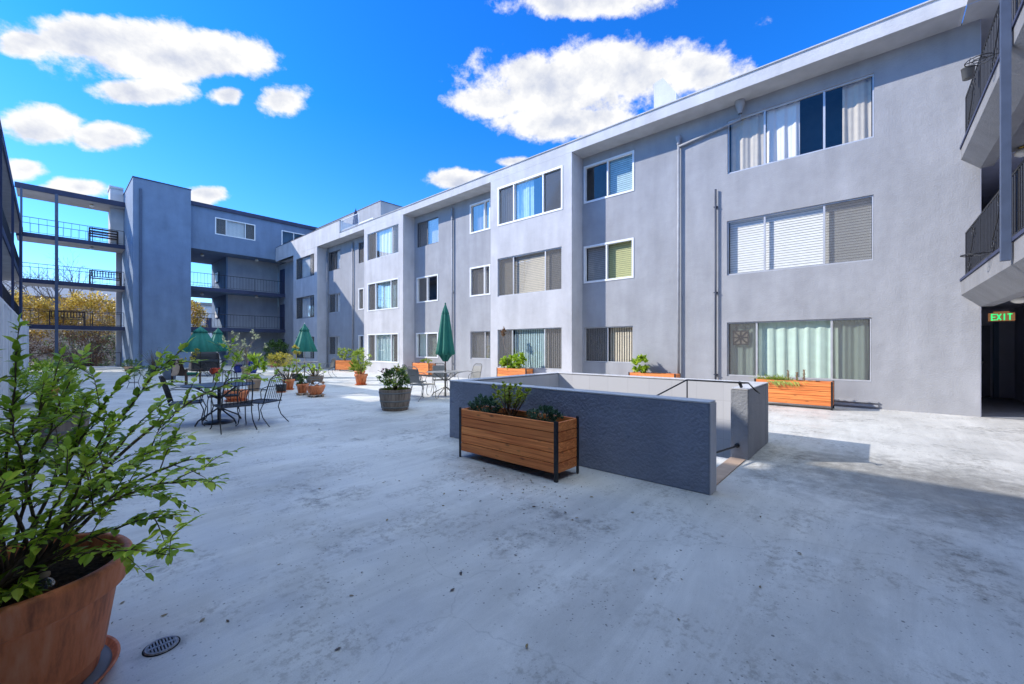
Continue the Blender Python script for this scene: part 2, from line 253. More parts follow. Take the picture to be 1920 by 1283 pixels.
def deckmat():
    m, t, b = newmat('painted_concrete'); n = t.nodes.new; l = t.links.new
    tc = n('ShaderNodeTexCoord'); O = tc.outputs['Object']
    def noise(sc, det, rough=.6, st=(1, 1, 1), rot=0, dist=0):
        mp = n('ShaderNodeMapping'); mp.inputs['Scale'].default_value = st; mp.inputs['Rotation'].default_value = (0, 0, rot); l(O, mp.inputs[0])
        k = n('ShaderNodeTexNoise'); k.inputs['Scale'].default_value = sc; k.inputs['Detail'].default_value = det; k.inputs['Roughness'].default_value = rough; k.inputs['Distortion'].default_value = dist; l(mp.outputs[0], k.inputs['Vector']); return k.outputs['Fac']
    def mr_(s, a, bb, lo, hi):
        q = n('ShaderNodeMapRange'); q.interpolation_type = 'SMOOTHSTEP'; l(s, q.inputs[0]); q.inputs[1].default_value = a; q.inputs[2].default_value = bb; q.inputs[3].default_value = lo; q.inputs[4].default_value = hi; return q.outputs[0]
    def mul(a, c):
        q = n('ShaderNodeMath'); q.operation = 'MULTIPLY'; l(a, q.inputs[0]); l(c, q.inputs[1]); return q.outputs[0]
    v = mr_(noise(.55, 6, .6, dist=.6), .3, .7, .84, 1.08)
    v = mul(v, mr_(noise(1.2, 8, .72, (.35, 2.2, 1), R(-35), 1.5), .35, .68, .89, 1.06))
    dirt = mul(mr_(noise(.8, 4, .5), .50, .66, 0, 1), mr_(noise(7, 8, .75), .42, .68, 0, 1))
    v2 = mr_(dirt, 0, 1, 1, .5); v = mul(v, v2)
    v = mul(v, mr_(noise(70, 3, .6), .66, .74, 1, .45)); v = mul(v, mr_(noise(26, 4, .7), .66, .72, 1, .6))
    v = mul(v, mr_(noise(160, 2, .6), .3, .7, .95, 1.05))
    for (sc_, dd_, pr_, k_) in ((7, .08, .5, .3), (15, .12, .45, .35), (30, .2, .4, .45)):    # grit
        vv = n('ShaderNodeTexVoronoi'); vv.inputs['Scale'].default_value = sc_; l(O, vv.inputs['Vector']); sp = n('ShaderNodeSeparateColor'); l(vv.outputs['Color'], sp.inputs[0])
        pm = n('ShaderNodeMath'); pm.operation = 'GREATER_THAN'; l(sp.outputs[0], pm.inputs[0]); pm.inputs[1].default_value = pr_
        pn_ = n('ShaderNodeMath'); pn_.operation = 'MULTIPLY'; l(pm.outputs[0], pn_.inputs[0]); l(mr_(noise(.9, 4, .6), .36, .52, 0, 1), pn_.inputs[1])
        dk = n('ShaderNodeMath'); dk.operation = 'MULTIPLY'; l(pn_.outputs[0], dk.inputs[0]); l(mr_(vv.outputs['Distance'], dd_ * .5, dd_, 1, 0), dk.inputs[1])
        v = mul(v, mr_(dk.outputs[0], 0, 1, 1, k_))
    # hairline cracks
    mp = n('ShaderNodeMapping'); mp.inputs['Scale'].default_value = (.42, .3, 1); l(O, mp.inputs[0]); nn = n('ShaderNodeTexNoise'); nn.inputs['Scale'].default_value = 2.5; nn.inputs['Detail'].default_value = 6; l(mp.outputs[0], nn.inputs['Vector'])
    av = n('ShaderNodeVectorMath'); av.operation = 'MULTIPLY_ADD'; l(nn.outputs['Color'], av.inputs[0]); av.inputs[1].default_value = (.5, .5, 0); l(mp.outputs[0], av.inputs[2])
    vo = n('ShaderNodeTexVoronoi'); vo.feature = 'DISTANCE_TO_EDGE'; vo.inputs['Scale'].default_value = 1; l(av.outputs[0], vo.inputs['Vector'])
    v = mul(v, mr_(vo.outputs['Distance'], .0, .003, .86, 1))
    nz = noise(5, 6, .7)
    for (sx, sy, ra, rb_, k_) in STAINS_SHADE:                         # settled dirt; the widest patches, a darker coat, also paint deeper shade
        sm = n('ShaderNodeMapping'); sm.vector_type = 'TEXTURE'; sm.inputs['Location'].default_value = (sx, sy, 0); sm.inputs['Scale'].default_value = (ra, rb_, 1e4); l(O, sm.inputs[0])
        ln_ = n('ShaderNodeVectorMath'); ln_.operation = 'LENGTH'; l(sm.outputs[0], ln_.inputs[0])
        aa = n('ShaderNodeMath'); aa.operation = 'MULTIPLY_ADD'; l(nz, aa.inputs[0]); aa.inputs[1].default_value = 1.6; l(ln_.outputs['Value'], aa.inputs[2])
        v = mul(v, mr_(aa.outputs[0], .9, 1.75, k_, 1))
    cr = n('ShaderNodeVectorMath'); cr.operation = 'SCALE'; cr.inputs[0].default_value = (.64, .625, .585); l(v, cr.inputs['Scale'])
    br_ = n('ShaderNodeMixRGB'); l(mr_(mul(mr_(noise(1.6, 5, .6), .45, .62, 0, 1), mr_(noise(18, 6, .75), .45, .62, 0, 1)), 0, 1, 0, .45), br_.inputs[0]); l(cr.outputs[0], br_.inputs[1]); br_.inputs[2].default_value = (.20, .175, .14, 1)
    l(br_.outputs[0], b.inputs['Base Color'])
    l(mr_(noise(2, 5), .3, .7, .42, .7), b.inputs['Roughness'])
    bp = n('ShaderNodeBump'); bp.inputs['Strength'].default_value = .25; bp.inputs['Distance'].default_value = .004; l(noise(45, 6, .7), bp.inputs['Height']); l(bp.outputs[0], b.inputs['Normal']); return m
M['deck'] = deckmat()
# ------------------------------------------------------------ mesh helpers
class MB:
    def __init__(s): s.v = []; s.f = []
    def poly(s, pts, faces):
        k = len(s.v); s.v += [tuple(p) for p in pts]; s.f += [tuple(i + k for i in f) for f in faces]
    def box(s, x0, x1, y0, y1, z0, z1):
        s.poly([(x0,y0,z0),(x1,y0,z0),(x1,y1,z0),(x0,y1,z0),(x0,y0,z1),(x1,y0,z1),(x1,y1,z1),(x0,y1,z1)],
               [(0,3,2,1),(4,5,6,7),(0,1,5,4),(1,2,6,5),(2,3,7,6),(3,0,4,7)]); return s
    def obox(s, c, size, mtx):
        k = [Vector((a * size[0] / 2, b * size[1] / 2, d * size[2] / 2)) for d in (-1, 1) for a, b in ((-1,-1),(1,-1),(1,1),(-1,1))]
        s.poly([mtx @ p + Vector(c) for p in k], [(0,3,2,1),(4,5,6,7),(0,1,5,4),(1,2,6,5),(2,3,7,6),(3,0,4,7)]); return s
    def prism(s, prof, a0, a1, axis='X'):
        n = len(prof); P = []
        for a in (a0, a1):
            for (p, q) in prof: P.append((a, p, q) if axis == 'X' else (p, a, q))
        s.poly(P, [tuple(range(n))[::-1], tuple(range(n, 2 * n))] + [(i, (i + 1) % n, n + (i + 1) % n, n + i) for i in range(n)]); return s
    def tube(s, pts, r, n=8, cap=True):
        pts = [Vector(p) for p in pts]; rs = r if isinstance(r, (list, tuple)) else [r] * len(pts); k0 = len(s.v); up = None
        for i, p in enumerate(pts):
            d = (pts[min(i + 1, len(pts) - 1)] - pts[max(i - 1, 0)])
            d = d.normalized() if d.length > 1e-9 else Vector((0, 0, 1))
            if up is None: up = Vector((0, 0, 1)) if abs(d.z) < .9 else Vector((1, 0, 0))
            a = d.cross(up)
            if a.length < 1e-5: a = d.cross(Vector((.3, .9, .1)))
            a.normalize(); b = a.cross(d).normalized(); up = b
            for j in range(n):
                q = 2 * math.pi * j / n; s.v.append(tuple(p + (a * math.cos(q) + b * math.sin(q)) * rs[i]))
        for i in range(len(pts) - 1):
            for j in range(n):
                s.f.append((k0 + i*n + j, k0 + i*n + (j+1) % n, k0 + (i+1)*n + (j+1) % n, k0 + (i+1)*n + j))
        if cap: s.f.append(tuple(k0 + j for j in range(n))[::-1]); s.f.append(tuple(k0 + (len(pts)-1)*n + j for j in range(n)))
        return s
    def lathe(s, c, prof, n=32, fold=0, nf=8, ph=0):
        k0 = len(s.v)
        for (r, z) in prof:
            for j in range(n):
                q = 2 * math.pi * j / n + ph; rr = r * (1 + fold * math.cos(nf * q)); s.v.append((c[0] + rr * math.cos(q), c[1] + rr * math.sin(q), c[2] + z))
        for i in range(len(prof) - 1):
            for j in range(n): s.f.append((k0 + i*n + j, k0 + i*n + (j+1) % n, k0 + (i+1)*n + (j+1) % n, k0 + (i+1)*n + j))
        return s
    def leaf(s, p, d, up, L_, W_, fold=.25):
        d = d.normalized(); a = d.cross(up)
        if a.length < 1e-4: a = d.cross(Vector((1, .2, .1)))
        a.normalize(); n_ = a.cross(d)
        m1 = p + d * L_ * .3; m2 = p + d * L_ * .68 - n_ * L_ * .04; t = p + d * L_ - n_ * L_ * .15
        s.poly([p, m1 + a*W_*.48 + n_*W_*fold, m2 + a*W_*.38 + n_*W_*fold*.8, t, m2 - a*W_*.38 + n_*W_*fold*.8, m1 - a*W_*.48 + n_*W_*fold, m1, m2],
               [(0,6,1),(1,6,7,2),(2,7,3),(0,5,6),(5,4,7,6),(4,3,7)])
    def qleaf(s, p, d, up, L_, W_):
        d = d.normalized(); a = d.cross(up)
        if a.length < 1e-4: a = d.cross(Vector((1, .2, .1)))
        a.normalize(); m_ = p + d * L_ * .5
        s.poly([p, m_ + a * W_ * .5, p + d * L_, m_ - a * W_ * .5], [(0, 1, 2, 3)])
    def build(s, name, m, parent=None, smooth=False, world=True, bevel=0):
        off = Vector((0, 0, 0))
        if world and parent is not None:
            q = parent
            while q is not None: off += Vector(q.location); q = q.parent
        me = bpy.data.meshes.new(name); me.from_pydata([tuple(Vector(v) - off) for v in s.v], [], s.f); me.update()
        if smooth: me.polygons.foreach_set('use_smooth', [True] * len(me.polygons))
        me.materials.append(M[m] if isinstance(m, str) else m)
        o = bpy.data.objects.new(name, me); C.objects.link(o)
        if parent is not None: o.parent = parent
        if bevel:
            md = o.modifiers.new('bevel', 'BEVEL'); md.width = bevel; md.segments = 2; md.limit_method = 'ANGLE'
        return o
def tag(o, label=None, cat=None, group=None, kind=None):
    if label: o['label'] = label
    if cat: o['category'] = cat
    if group: o['group'] = group
    if kind: o['kind'] = kind
    return o
def empty(name, loc, label, cat, group=None, rz=0):
    o = bpy.data.objects.new(name, None); C.objects.link(o); o.location = loc; o.rotation_euler.z = rz; o.empty_display_size = .1
    return tag(o, label, cat, group)
def copy_tree(o, parent=None):
    c = o.copy(); C.objects.link(c)
    if parent is not None: c.parent = parent
    for ch in list(o.children): copy_tree(ch, c)
    return c
def grid(mb, P, u0, u1, v0, v1, holes):
    us = sorted({u0, u1, *[h[0] for h in holes], *[h[1] for h in holes]}); vs = sorted({v0, v1, *[h[2] for h in holes], *[h[3] for h in holes]})
    us = [u for u in us if u0 - 1e-6 <= u <= u1 + 1e-6]; vs = [v for v in vs if v0 - 1e-6 <= v <= v1 + 1e-6]
    k0 = len(mb.v); mb.v += [tuple(P(u, v)) for v in vs for u in us]; nu = len(us)
    for j in range(len(vs) - 1):
        for i in range(nu - 1):
            uc = (us[i] + us[i+1]) / 2; vc = (vs[j] + vs[j+1]) / 2
            if any(h[0] < uc < h[1] and h[2] < vc < h[3] for h in holes): continue
            a = k0 + j * nu + i; mb.f.append((a, a + 1, a + nu + 1, a + nu))
def pt(ax, c, u, n, z): return (c + n, u, z) if ax == 'X' else (u, c + n, z)
def wall(mb, ax, c, u0, u1, z0, z1, holes=(), depth=.16):
    grid(mb, lambda u, v: pt(ax, c, u, 0, v), u0, u1, z0, z1, holes)
    for (a, b, p, q) in holes:
        mb.poly([pt(ax,c,a,0,p),pt(ax,c,b,0,p),pt(ax,c,b,0,q),pt(ax,c,a,0,q),pt(ax,c,a,depth,p),pt(ax,c,b,depth,p),pt(ax,c,b,depth,q),pt(ax,c,a,depth,q)],
                [(0,1,5,4),(1,2,6,5),(2,3,7,6),(3,0,4,7)])
def ub(mb, ax, c, u0, u1, n0, n1, z0, z1):
    a = pt(ax, c, u0, n0, z0); b = pt(ax, c, u1, n1, z1); mb.box(min(a[0], b[0]), max(a[0], b[0]), min(a[1], b[1]), max(a[1], b[1]), z0, z1)
CUR = {'h': 'cblind', 'e': 'cream', 'o': 'olive', 'b': 'greyb', 'w': 'drape', 'n': 'sand', 't': 'teal', 'm': 'mint'}
def window(parent, ax, c, u0, u1, z0, z1, splits, style, panes, label=None):
    """a window in a hole of the wall: frame with mullions > pane, screen, blind or curtain"""
    white = style == 'white'; w_ = .065 if white else .03; n0 = -.018 if white else .035; n1 = .10
    f = MB(); g = .004
    ub(f, ax, c, u0 - (w_ * .4 if white else -g), u1 + (w_ * .4 if white else -g), n0, n1 if not white else 0.0, z1 - w_ + (w_ * .4 if white else -g), z1 + (w_ * .4 if white else -g))
    if white:                                                   # nail-on frame lies on the wall, inner frame inside the hole
        o_ = w_ * .4
        ub(f, ax, c, u0 - o_, u1 + o_, n0, 0.0, z0 - o_, z0 + w_ - o_)
        ub(f, ax, c, u0 - o_, u0 + w_ - o_, n0, 0.0, z0 + w_ - o_, z1 - w_ + o_); ub(f, ax, c, u1 - w_ + o_, u1 + o_, n0, 0.0, z0 + w_ - o_, z1 - w_ + o_)
        g = .002
        for (a, b, p, q) in ((u0+g, u1-g, z0+g, z0+.035), (u0+g, u1-g, z1-.035, z1-g), (u0+g, u0+.035, z0+.035, z1-.035), (u1-.035, u1-g, z0+.035, z1-.035)): ub(f, ax, c, a, b, 0.003, n1, p, q)
    else:
        ub(f, ax, c, u0 + g, u1 - g, n0, n1, z0 + g, z0 + w_ + .01)
        ub(f, ax, c, u0 + g, u0 + w_, n0, n1, z0 + w_ + .01, z1 - w_ - g); ub(f, ax, c, u1 - w_, u1 - g, n0, n1, z0 + w_ + .01, z1 - w_ - g)
    for sp in splits: ub(f, ax, c, sp - .022, sp + .022, n0 + .012, n1 - .005, z0 + .036, z1 - .036)
    win = f.build('window', 'white' if white else ('dalu' if style == 'dark' else 'alu'), parent)
    if label: win['label'] = label
    e = MB(); us = [u0 + .03] + list(splits) + [u1 - .03]
    e.poly([pt(ax,c,u0+.03,.07,z0+.03),pt(ax,c,u1-.03,.07,z0+.03),pt(ax,c,u1-.03,.07,z1-.03),pt(ax,c,u0+.03,.07,z1-.03)], [(0,1,2,3)]); e.build('pane', 'glass', win)
    sc = MB(); hs_ = False; bl = {}
    for i, pn in enumerate(panes):
        a, b = us[i] + .02, us[i+1] - .02
        if 's' in pn: sc = MB(); sc.poly([pt(ax,c,a,.045,z0+.035),pt(ax,c,b,.045,z0+.035),pt(ax,c,b,.045,z1-.035),pt(ax,c,a,.045,z1-.035)], [(0,1,2,3)]); sc.build('insect_screen', 'screen', win)
        kd = [k for k in pn if k in 'HVCP']; col = [k for k in pn if k in CUR]
        if not kd: continue
        kd = kd[0]; m_ = CUR[col[0]]; mb = bl.setdefault((kd, m_, i), MB()); zz0, zz1 = z0 - .0, z1 + .0; n_ = .17
        if kd == 'H':
            k = int((zz1 - zz0) / .065)
            for j in range(k):
                z = zz0 + (j + .5) * (zz1 - zz0) / k; dz = .031
                mb.poly([pt(ax,c,a-.01,n_,z-dz),pt(ax,c,b+.01,n_,z-dz),pt(ax,c,b+.01,n_+.012,z+dz),pt(ax,c,a-.01,n_+.012,z+dz)], [(0,1,2,3)])
        elif kd == 'V':
            k = max(2, int((b - a) / .085))
            for j in range(k):
                u = a + (j + .5) * (b - a) / k; du = .042
                mb.poly([pt(ax,c,u-du,n_,zz0),pt(ax,c,u+du,n_+.03,zz0),pt(ax,c,u+du,n_+.03,zz1),pt(ax,c,u-du,n_,zz1)], [(0,1,2,3)])
        else:
            aa, bb = (a, b) if kd == 'C' else (a, a + (b - a) * .62)
            if kd == 'P' and i % 2: aa, bb = b - (b - a) * .6, b
            k = 40; P0 = []; fr = random.uniform(16, 24)
            for j in range(k + 1):
                u = aa + (bb - aa) * j / k; q = .035 * math.sin(u * fr) + .015 * math.sin(u * 51 + 1); P0.append((u, q))
            vv = [pt(ax,c,u,n_+.02+q*.8,zz0) for u, q in P0] + [pt(ax,c,u,n_+.02+q*.4,zz1) for u, q in P0]
            mb.poly(vv, [(j, j+1, k+2+j, k+1+j) for j in range(k)])
    for (kd, m_, _i), mb in bl.items(): mb.build('blind' if kd in 'HV' else 'curtain', m_, win, smooth=kd in 'CP')
    return win
def railing(parent, p0, p1, z, h, sp, name='railing', m='iron', r=.008, label=None, posts=1.8):
    mb = MB(); p0 = Vector((*p0, 0)); p1 = Vector((*p1, 0)); ln = (p1 - p0).length; d = (p1 - p0) / ln; k = max(1, round(ln / sp))
    for zz, rr in ((h, .02), (.09, .012)): mb.tube([p0 + Vector((0,0,z+zz)), p1 + Vector((0,0,z+zz))], rr, 6)
    for i in range(k + 1):
        q = p0 + d * ln * i / k; mb.tube([q + Vector((0,0,z+.09)), q + Vector((0,0,z+h))], r, 4)
    kp = max(1, round(ln / posts))
    for i in range(kp + 1):
        q = p0 + d * ln * i / kp; mb.tube([q + Vector((0,0,z-.05)), q + Vector((0,0,z+h))], .018, 6)
    o = mb.build(name, m, parent)
    if label: o['label'] = label
    return o
def globe_lamp(loc, label):
    t = empty('ceiling_lamp', loc, label, 'ceiling lamp', 'globe lamps under the walkway ceilings')
    MB().lathe(loc, [(0,.0),(.07,.0),(.075,-.02),(.045,-.045),(0,-.045)], 16).build('fitting', 'brass', t, True)
    MB().lathe(loc, [(.04,-.045),(.09,-.06),(.125,-.10),(.12,-.15),(.07,-.185),(0,-.195)], 16).build('lamp_globe', 'globe', t, True)
# ------------------------------------------------------------ the setting: deck, garden ground, hill
XR, XB = 12.73, 12.04                      # planes of recessed wall and of bays
HX0, HX1, HY0, HY1 = 4.47, 7.02, 1.42, 4.92    # stairwell hole
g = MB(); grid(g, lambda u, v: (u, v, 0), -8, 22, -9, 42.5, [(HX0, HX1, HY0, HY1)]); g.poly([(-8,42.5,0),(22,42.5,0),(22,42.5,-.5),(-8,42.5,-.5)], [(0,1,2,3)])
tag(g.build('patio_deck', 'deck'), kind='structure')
g = MB(); grid(g, lambda u, v: (u, v, -.5), -900, 900, -900, 900, [(HX0-.3, HX1+.3, HY0-.3, HY1+.6)]); tag(g.build('garden_ground', 'earth'), kind='structure')
g = MB(); nx, ny = 40, 12
for j in range(ny + 1):
    for i in range(nx + 1):
        x = -60 + i * 3.5; y = 62 + j * 6; zz = -.6 + 9.0 * (1 - math.exp(-((j) / 4.0) ** 2)) * (.75 + .25 * math.sin(x * .11 + j)) + random.uniform(-.3, .3); g.v.append((x, y, zz))
for j in range(ny):
    for i in range(nx): a = j * (nx + 1) + i; g.f.append((a, a + 1, a + nx + 2, a + nx + 1))
tag(g.build('hill', 'hill', smooth=True), kind='structure')
# stairwell
st = empty('stairwell', (5.7, 3.1, 0), 'low stairwell enclosure of rough slate blue stucco walls in the middle of the patio', 'stairwell')
ZT = .89
g = MB(); g.box(4.27, 4.47, 1.21, 5.12, 0, ZT); g.build('front_wall', 'boxwall', st, bevel=.012)
g = MB(); g.box(4.274, 4.466, 1.2, 1.209, .004, ZT); g.build('wall_end', 'bay', st)
g = MB(); g.box(7.02, 7.22, 1.21, 5.12, 0, ZT-.003); g.build('back_wall', 'boxend', st, bevel=.012)
g = MB(); g.box(4.472, 7.018, 4.92, 5.117, 0, ZT-.002); g.build('end_wall', 'boxend', st, bevel=.01)
g = MB(); g.box(5.92, 7.018, 1.213, 1.42, 0, ZT-.002); g.build('end_wall', 'boxend', st, bevel=.01)
g = MB(); g.box(4.268, 4.472, 1.208, 5.122, ZT, ZT+.02); g.box(7.018, 7.222, 1.208, 5.122, ZT, ZT+.02); g.box(4.474, 7.016, 4.918, 5.119, ZT+.001, ZT+.019); g.box(5.918, 7.016, 1.211, 1.422, ZT+.001, ZT+.019); 
g.build('coping', 'bay', st, bevel=.006)
g = MB(); zb = -2.9
g.poly([(HX1-.004,HY0,zb),(HX1-.004,HY1+1,zb),(HX1-.004,HY1,ZT-.01),(HX1-.004,HY0,ZT-.01)], [(0,1,2,3)])
g.poly([(HX0+.004,HY0,zb),(HX0+.004,HY1,zb),(HX0+.004,HY1,ZT-.01),(HX0+.004,HY0,ZT-.01)], [(0,1,2,3)])
g.poly([(HX0,HY1-.004,zb),(HX1,HY1-.004,zb),(HX1,HY1-.004,ZT-.01),(HX0,HY1-.004,ZT-.01)], [(0,1,2,3)])
g.build('block_lining', 'block', st)
g = MB()
for i in range(12): g.box(HX0+.01, 5.93, HY0 + i*.28, HY0 + (i+1)*.28, -3, -.02 - .18*(i+1) + .18)
g.box(5.94, HX1-.01, HY0+.01, HY1-.01, -3, -2.6)
g.build('stair_flight', 'deck', st)
g = MB(); g.poly([(5.93,HY0,-.02),(5.93,HY1-.01,-.02),(5.93,HY1-.01,-2.9),(5.93,HY0,-2.9)], [(0,1,2,3)]); g.build('side_lining', 'block', st)
g = MB(); g.box(4.49, 5.90, 1.24, 1.415, .001, .012); g.build('threshold', 'tanpot', st)
h = MB(); x = 5.86
h.tube([(x, 3.2, .25), (x, 1.95, .99), (x, 1.2, .99), (x, 1.12, .90), (x+.12, 1.10, .86)], .010, 8); h.tube([(x, 1.95, .99), (x, 1.95, -.3)], .009, 8)
h.tube([(4.49, 1.6, .18), (5.84, 1.34, .17), (5.91, 1.34, .17)], .012, 8); h.tube([(5.90,1.34,.17),(5.918,1.34,.17)], .03, 10); h.tube([(x,1.3,.99),(5.95,1.3,.93)], .02, 8)
o = h.build('handrail', 'iron', st, True); o['label'] = 'thin black handrail at the stair opening'
# ------------------------------------------------------------ main apartment block (right)
mainb = empty('apartment_building', (XR, 12, 0), 'long three storey light grey stucco apartment block with white framed windows and flat overhanging roof', 'building')
Zb = [(.62, 2.13), (3.46, 4.99), (6.32, 7.82)]; Zs = [(.90, 2.13), (3.73, 5.00), (6.58, 7.86)]
Zr, Zf0, Zf1 = 8.20, 8.20, 8.50
yend = -1.62
b1 = (YonX(1072, XB), YonX(920, XB)); b2 = (YonX(755.7, XB), YonX(682.7, XB)); b3 = (YonX(594.4, XB), YonX(550, XB))
YF = 37.3
segs = {'s0': (yend, b1[0]), 's1': (b1[1], b2[0]), 's2': (b2[1], b3[0]), 's3': (b3[1], YF)}
wins = []   # plane, px0(left) px1(right), floor, big?, splits, style, panes, label
def W_(X, pl, pr, z, sp, style, panes, label=None):
    u = sorted((YonX(pl, X), YonX(pr, X))); s_ = sorted(YonX(p, X) for p in sp); wins.append((X, u[0], u[1], z[0], z[1], s_, style, panes[::-1], label))
# panes are given left to right in the photo; Y grows to the left
W_(XR,1363,1634,Zb[0],[1418,1559],'alu',['Cms','Cm','Cms'],'three light window hung with pale mint cloth, ground floor')
W_(XR,1363,1638,Zb[1],[1433,1545],'alu',['Hh','Hh','Hhs'],'three light window with white horizontal blinds, middle floor')
W_(XR,1364,1639,Zb[2],[1433,1545],'alu',['Cn','Pw','Pn'],'three light window with parted white drapes, top floor')
W_(XR,1096,1187,Zs[0],[1138],'alu',['Vb s','Ve']); W_(XR,1096,1187,Zs[1],[1137],'white',['Hb','Ho']); W_(XR,1096,1188,Zs[2],[1139],'white',['','Ht'])
W_(XB,933,1053,(.62,2.13),[959,1020],'alu',['Vbs','Vt','Vbs']); W_(XB,933,1053,Zb[1],[961,1021],'alu',['Hes','He','Hbs']); W_(XB,934,1054,Zb[2],[963,1018],'white',['Vbs','Pt','bs'])
W_(XR,882,919,Zs[0],[908],'alu',['Hbs','He']); W_(XR,882,919,Zs[1],[908],'white',['Hbs','Hb']); W_(XR,882,919,Zs[2],[908],'white',['Vb','Vt'])
W_(XR,781,821,Zs[0],[800],'white',['Cm','Hms']); W_(XR,782,821,Zs[1],[801],'white',['','']); W_(XR,782,822,Zs[2],[800],'dark',['Vb','Vw'])
W_(XB,690,747,Zb[0],[703.5,733.5],'white',['Pms','Ct','Pws']); W_(XB,690,747,Zb[1],[704,733],'white',['bs','Ct','Cms']); W_(XB,689,747,Zb[2],[704,734],'alu',['Vbs','Cw','Vbs'])
W_(XR,616,638,Zs[0],[628],'alu',['Vbs','Cw']); W_(XR,616,638,Zs[1],[628],'alu',['Vbs','Cw']); W_(XR,616,638,Zs[2],[627],'dark',['','Cw'])
W_(XR,672.5,682,Zs[0],[],'white',['Vb']); W_(XR,672.5,682,Zs[1],[],'white',['Vbs']); W_(XR,672.5,682,Zs[2],[],'dark',['bs'])
for k in range(3): W_(XB,555,589,Zb[k],[562,581],'dark',['s','Cw','s'])
def holes_for(X, a, b): return [(w[1], w[2], w[3], w[4]) for w in wins if abs(w[0]-X) < .01 and w[1] >= a - .01 and w[2] <= b + .01]
g = MB()
for nm, (a, b) in segs.items(): wall(g, 'X', XR, a, b, 0, Zr, holes_for(XR, a, b))
g.poly([(XR, yend, 0), (18.0, yend, 0), (18.0, yend, Zr), (XR, yend, Zr)], [(0,1,2,3)])
g.build('wall', 'wall', mainb)
for (a, b) in (b1, b2, b3):
    g = MB(); wall(g, 'X', XB, a, b, 0, Zf0 - .003, holes_for(XB, a, b))
    for y in (a, b): g.poly([(XB, y, 0), (XR, y, 0), (XR, y, Zf0-.003), (XB, y, Zf0-.003)], [(0,1,2,3)])
    o = g.build('bay', 'bay', mainb)
g = MB(); g.poly([(XR+.9, yend, 0), (XR+.9, YF, 0), (XR+.9, YF, Zr), (XR+.9, yend, Zr)], [(0,1,2,3)])
for z in (.0, 2.75, 5.6, 8.15): g.box(XR+.05 if z else XR+.05, XR+.9, yend+.02, YF-.02, z+.02, z+.12)
for y in (3.4, 8.6, 13, 19, 22, 27, 32): g.box(XR+.20, XR+.9, y, y+.1, 0.1, 8.1)
g.build('interior_wall', 'room', mainb)
g = MB(); g.box(XB, 20, -1.35, b3[1] + 3.2, Zf0, Zf1); g.build('roof', 'bay', mainb)
for (ya, yb) in ((-1.3, b1[0]-.002), (b1[1]+.002, b2[0]-.002), (b2[1]+.002, b3[0]-.002)):
    g = MB(); g.poly([(XB+.02,ya,Zf0-.002),(XR-.002,ya,Zf0-.002),(XR-.002,yb,Zf0-.002),(XB+.02,yb,Zf0-.002)], [(0,1,2,3)]); g.build('eaves_soffit', 'soffit', mainb)
g = MB(); g.box(XB+.10, 19.9, -1.25, b3[1] + 3.2, Zf1, Zf1+.10); g.box(XB+.06, XB+.2, -1.28, b3[1]+3.2, Zf1+.10, Zf1+.125); g.build('roof_edge', 'bay', mainb)
ypk = 25.0
g = MB(); g.box(XB-.006, XB+.25, ypk, 35.79, Zf1-.3, 9.30); g.box(XB+.25, 14.2, ypk, ypk+.18, Zf1+.15, 9.25); g.build('parapet', 'bay', mainb)
g = MB(); g.box(XB-.02, XB+.27, ypk-.01, 35.78, 9.30, 9.33); g.build('parapet_cap', 'dpipe', mainb)
for w in wins: window(mainb, 'X', w[0], w[1], w[2], w[3], w[4], w[5], w[6], w[7], w[8])
# roof pieces
ph = MB(); phw = [(XonY(720,25.2)-9, XonY(720,25.2)-8, 9.6, 10.4)]
hy = [(26.0, 28.6, 9.55, 10.45)]
wall(ph, 'X', 15.0, 25.2, 35.7, Zf1, 11.35, [(26.2, 29.6, 9.5, 10.4)]); ph.poly([(15,25.2,Zf1),(20,25.2,Zf1),(20,25.2,11.35),(15,25.2,11.35)], [(0,1,2,3)]); ph.poly([(15,25.2,11.35),(20,25.2,11.35),(20,35.7,11.35),(15,35.7,11.35)], [(0,1,2,3)])
ph.poly([(15.8,25.3,Zf1),(15.8,35.6,Zf1),(15.8,35.6,11.3),(15.8,25.3,11.3)], [(0,1,2,3)])
pho = ph.build('penthouse_wall', 'wall', mainb)
g = MB(); g.box(14.97, 20.0, 25.17, 35.7, 11.352, 11.39); g.build('penthouse_roof', 'dpipe', mainb)
window(mainb, 'X', 15.0, 26.2, 29.6, 9.5, 10.4, [27.1, 28.6], 'white', ['s', 'Vw', 's'])
railing(mainb, (XB+.1, ypk-2.2), (XB+.1, ypk-.02), Zf1+.1, .7, .13, name='terrace_railing', m='white')
xx = 13.4; ya, yb, yc = YonX(1226, xx), YonX(1243, xx), YonX(1268, xx)
g = MB(); g.prism([(ya, 8.62), (yc, 8.62), (yc, 9.62), (yb, 10.28), (ya, 10.22)], xx, xx+.5, 'X'); g.build('chimney', 'bay', mainb)
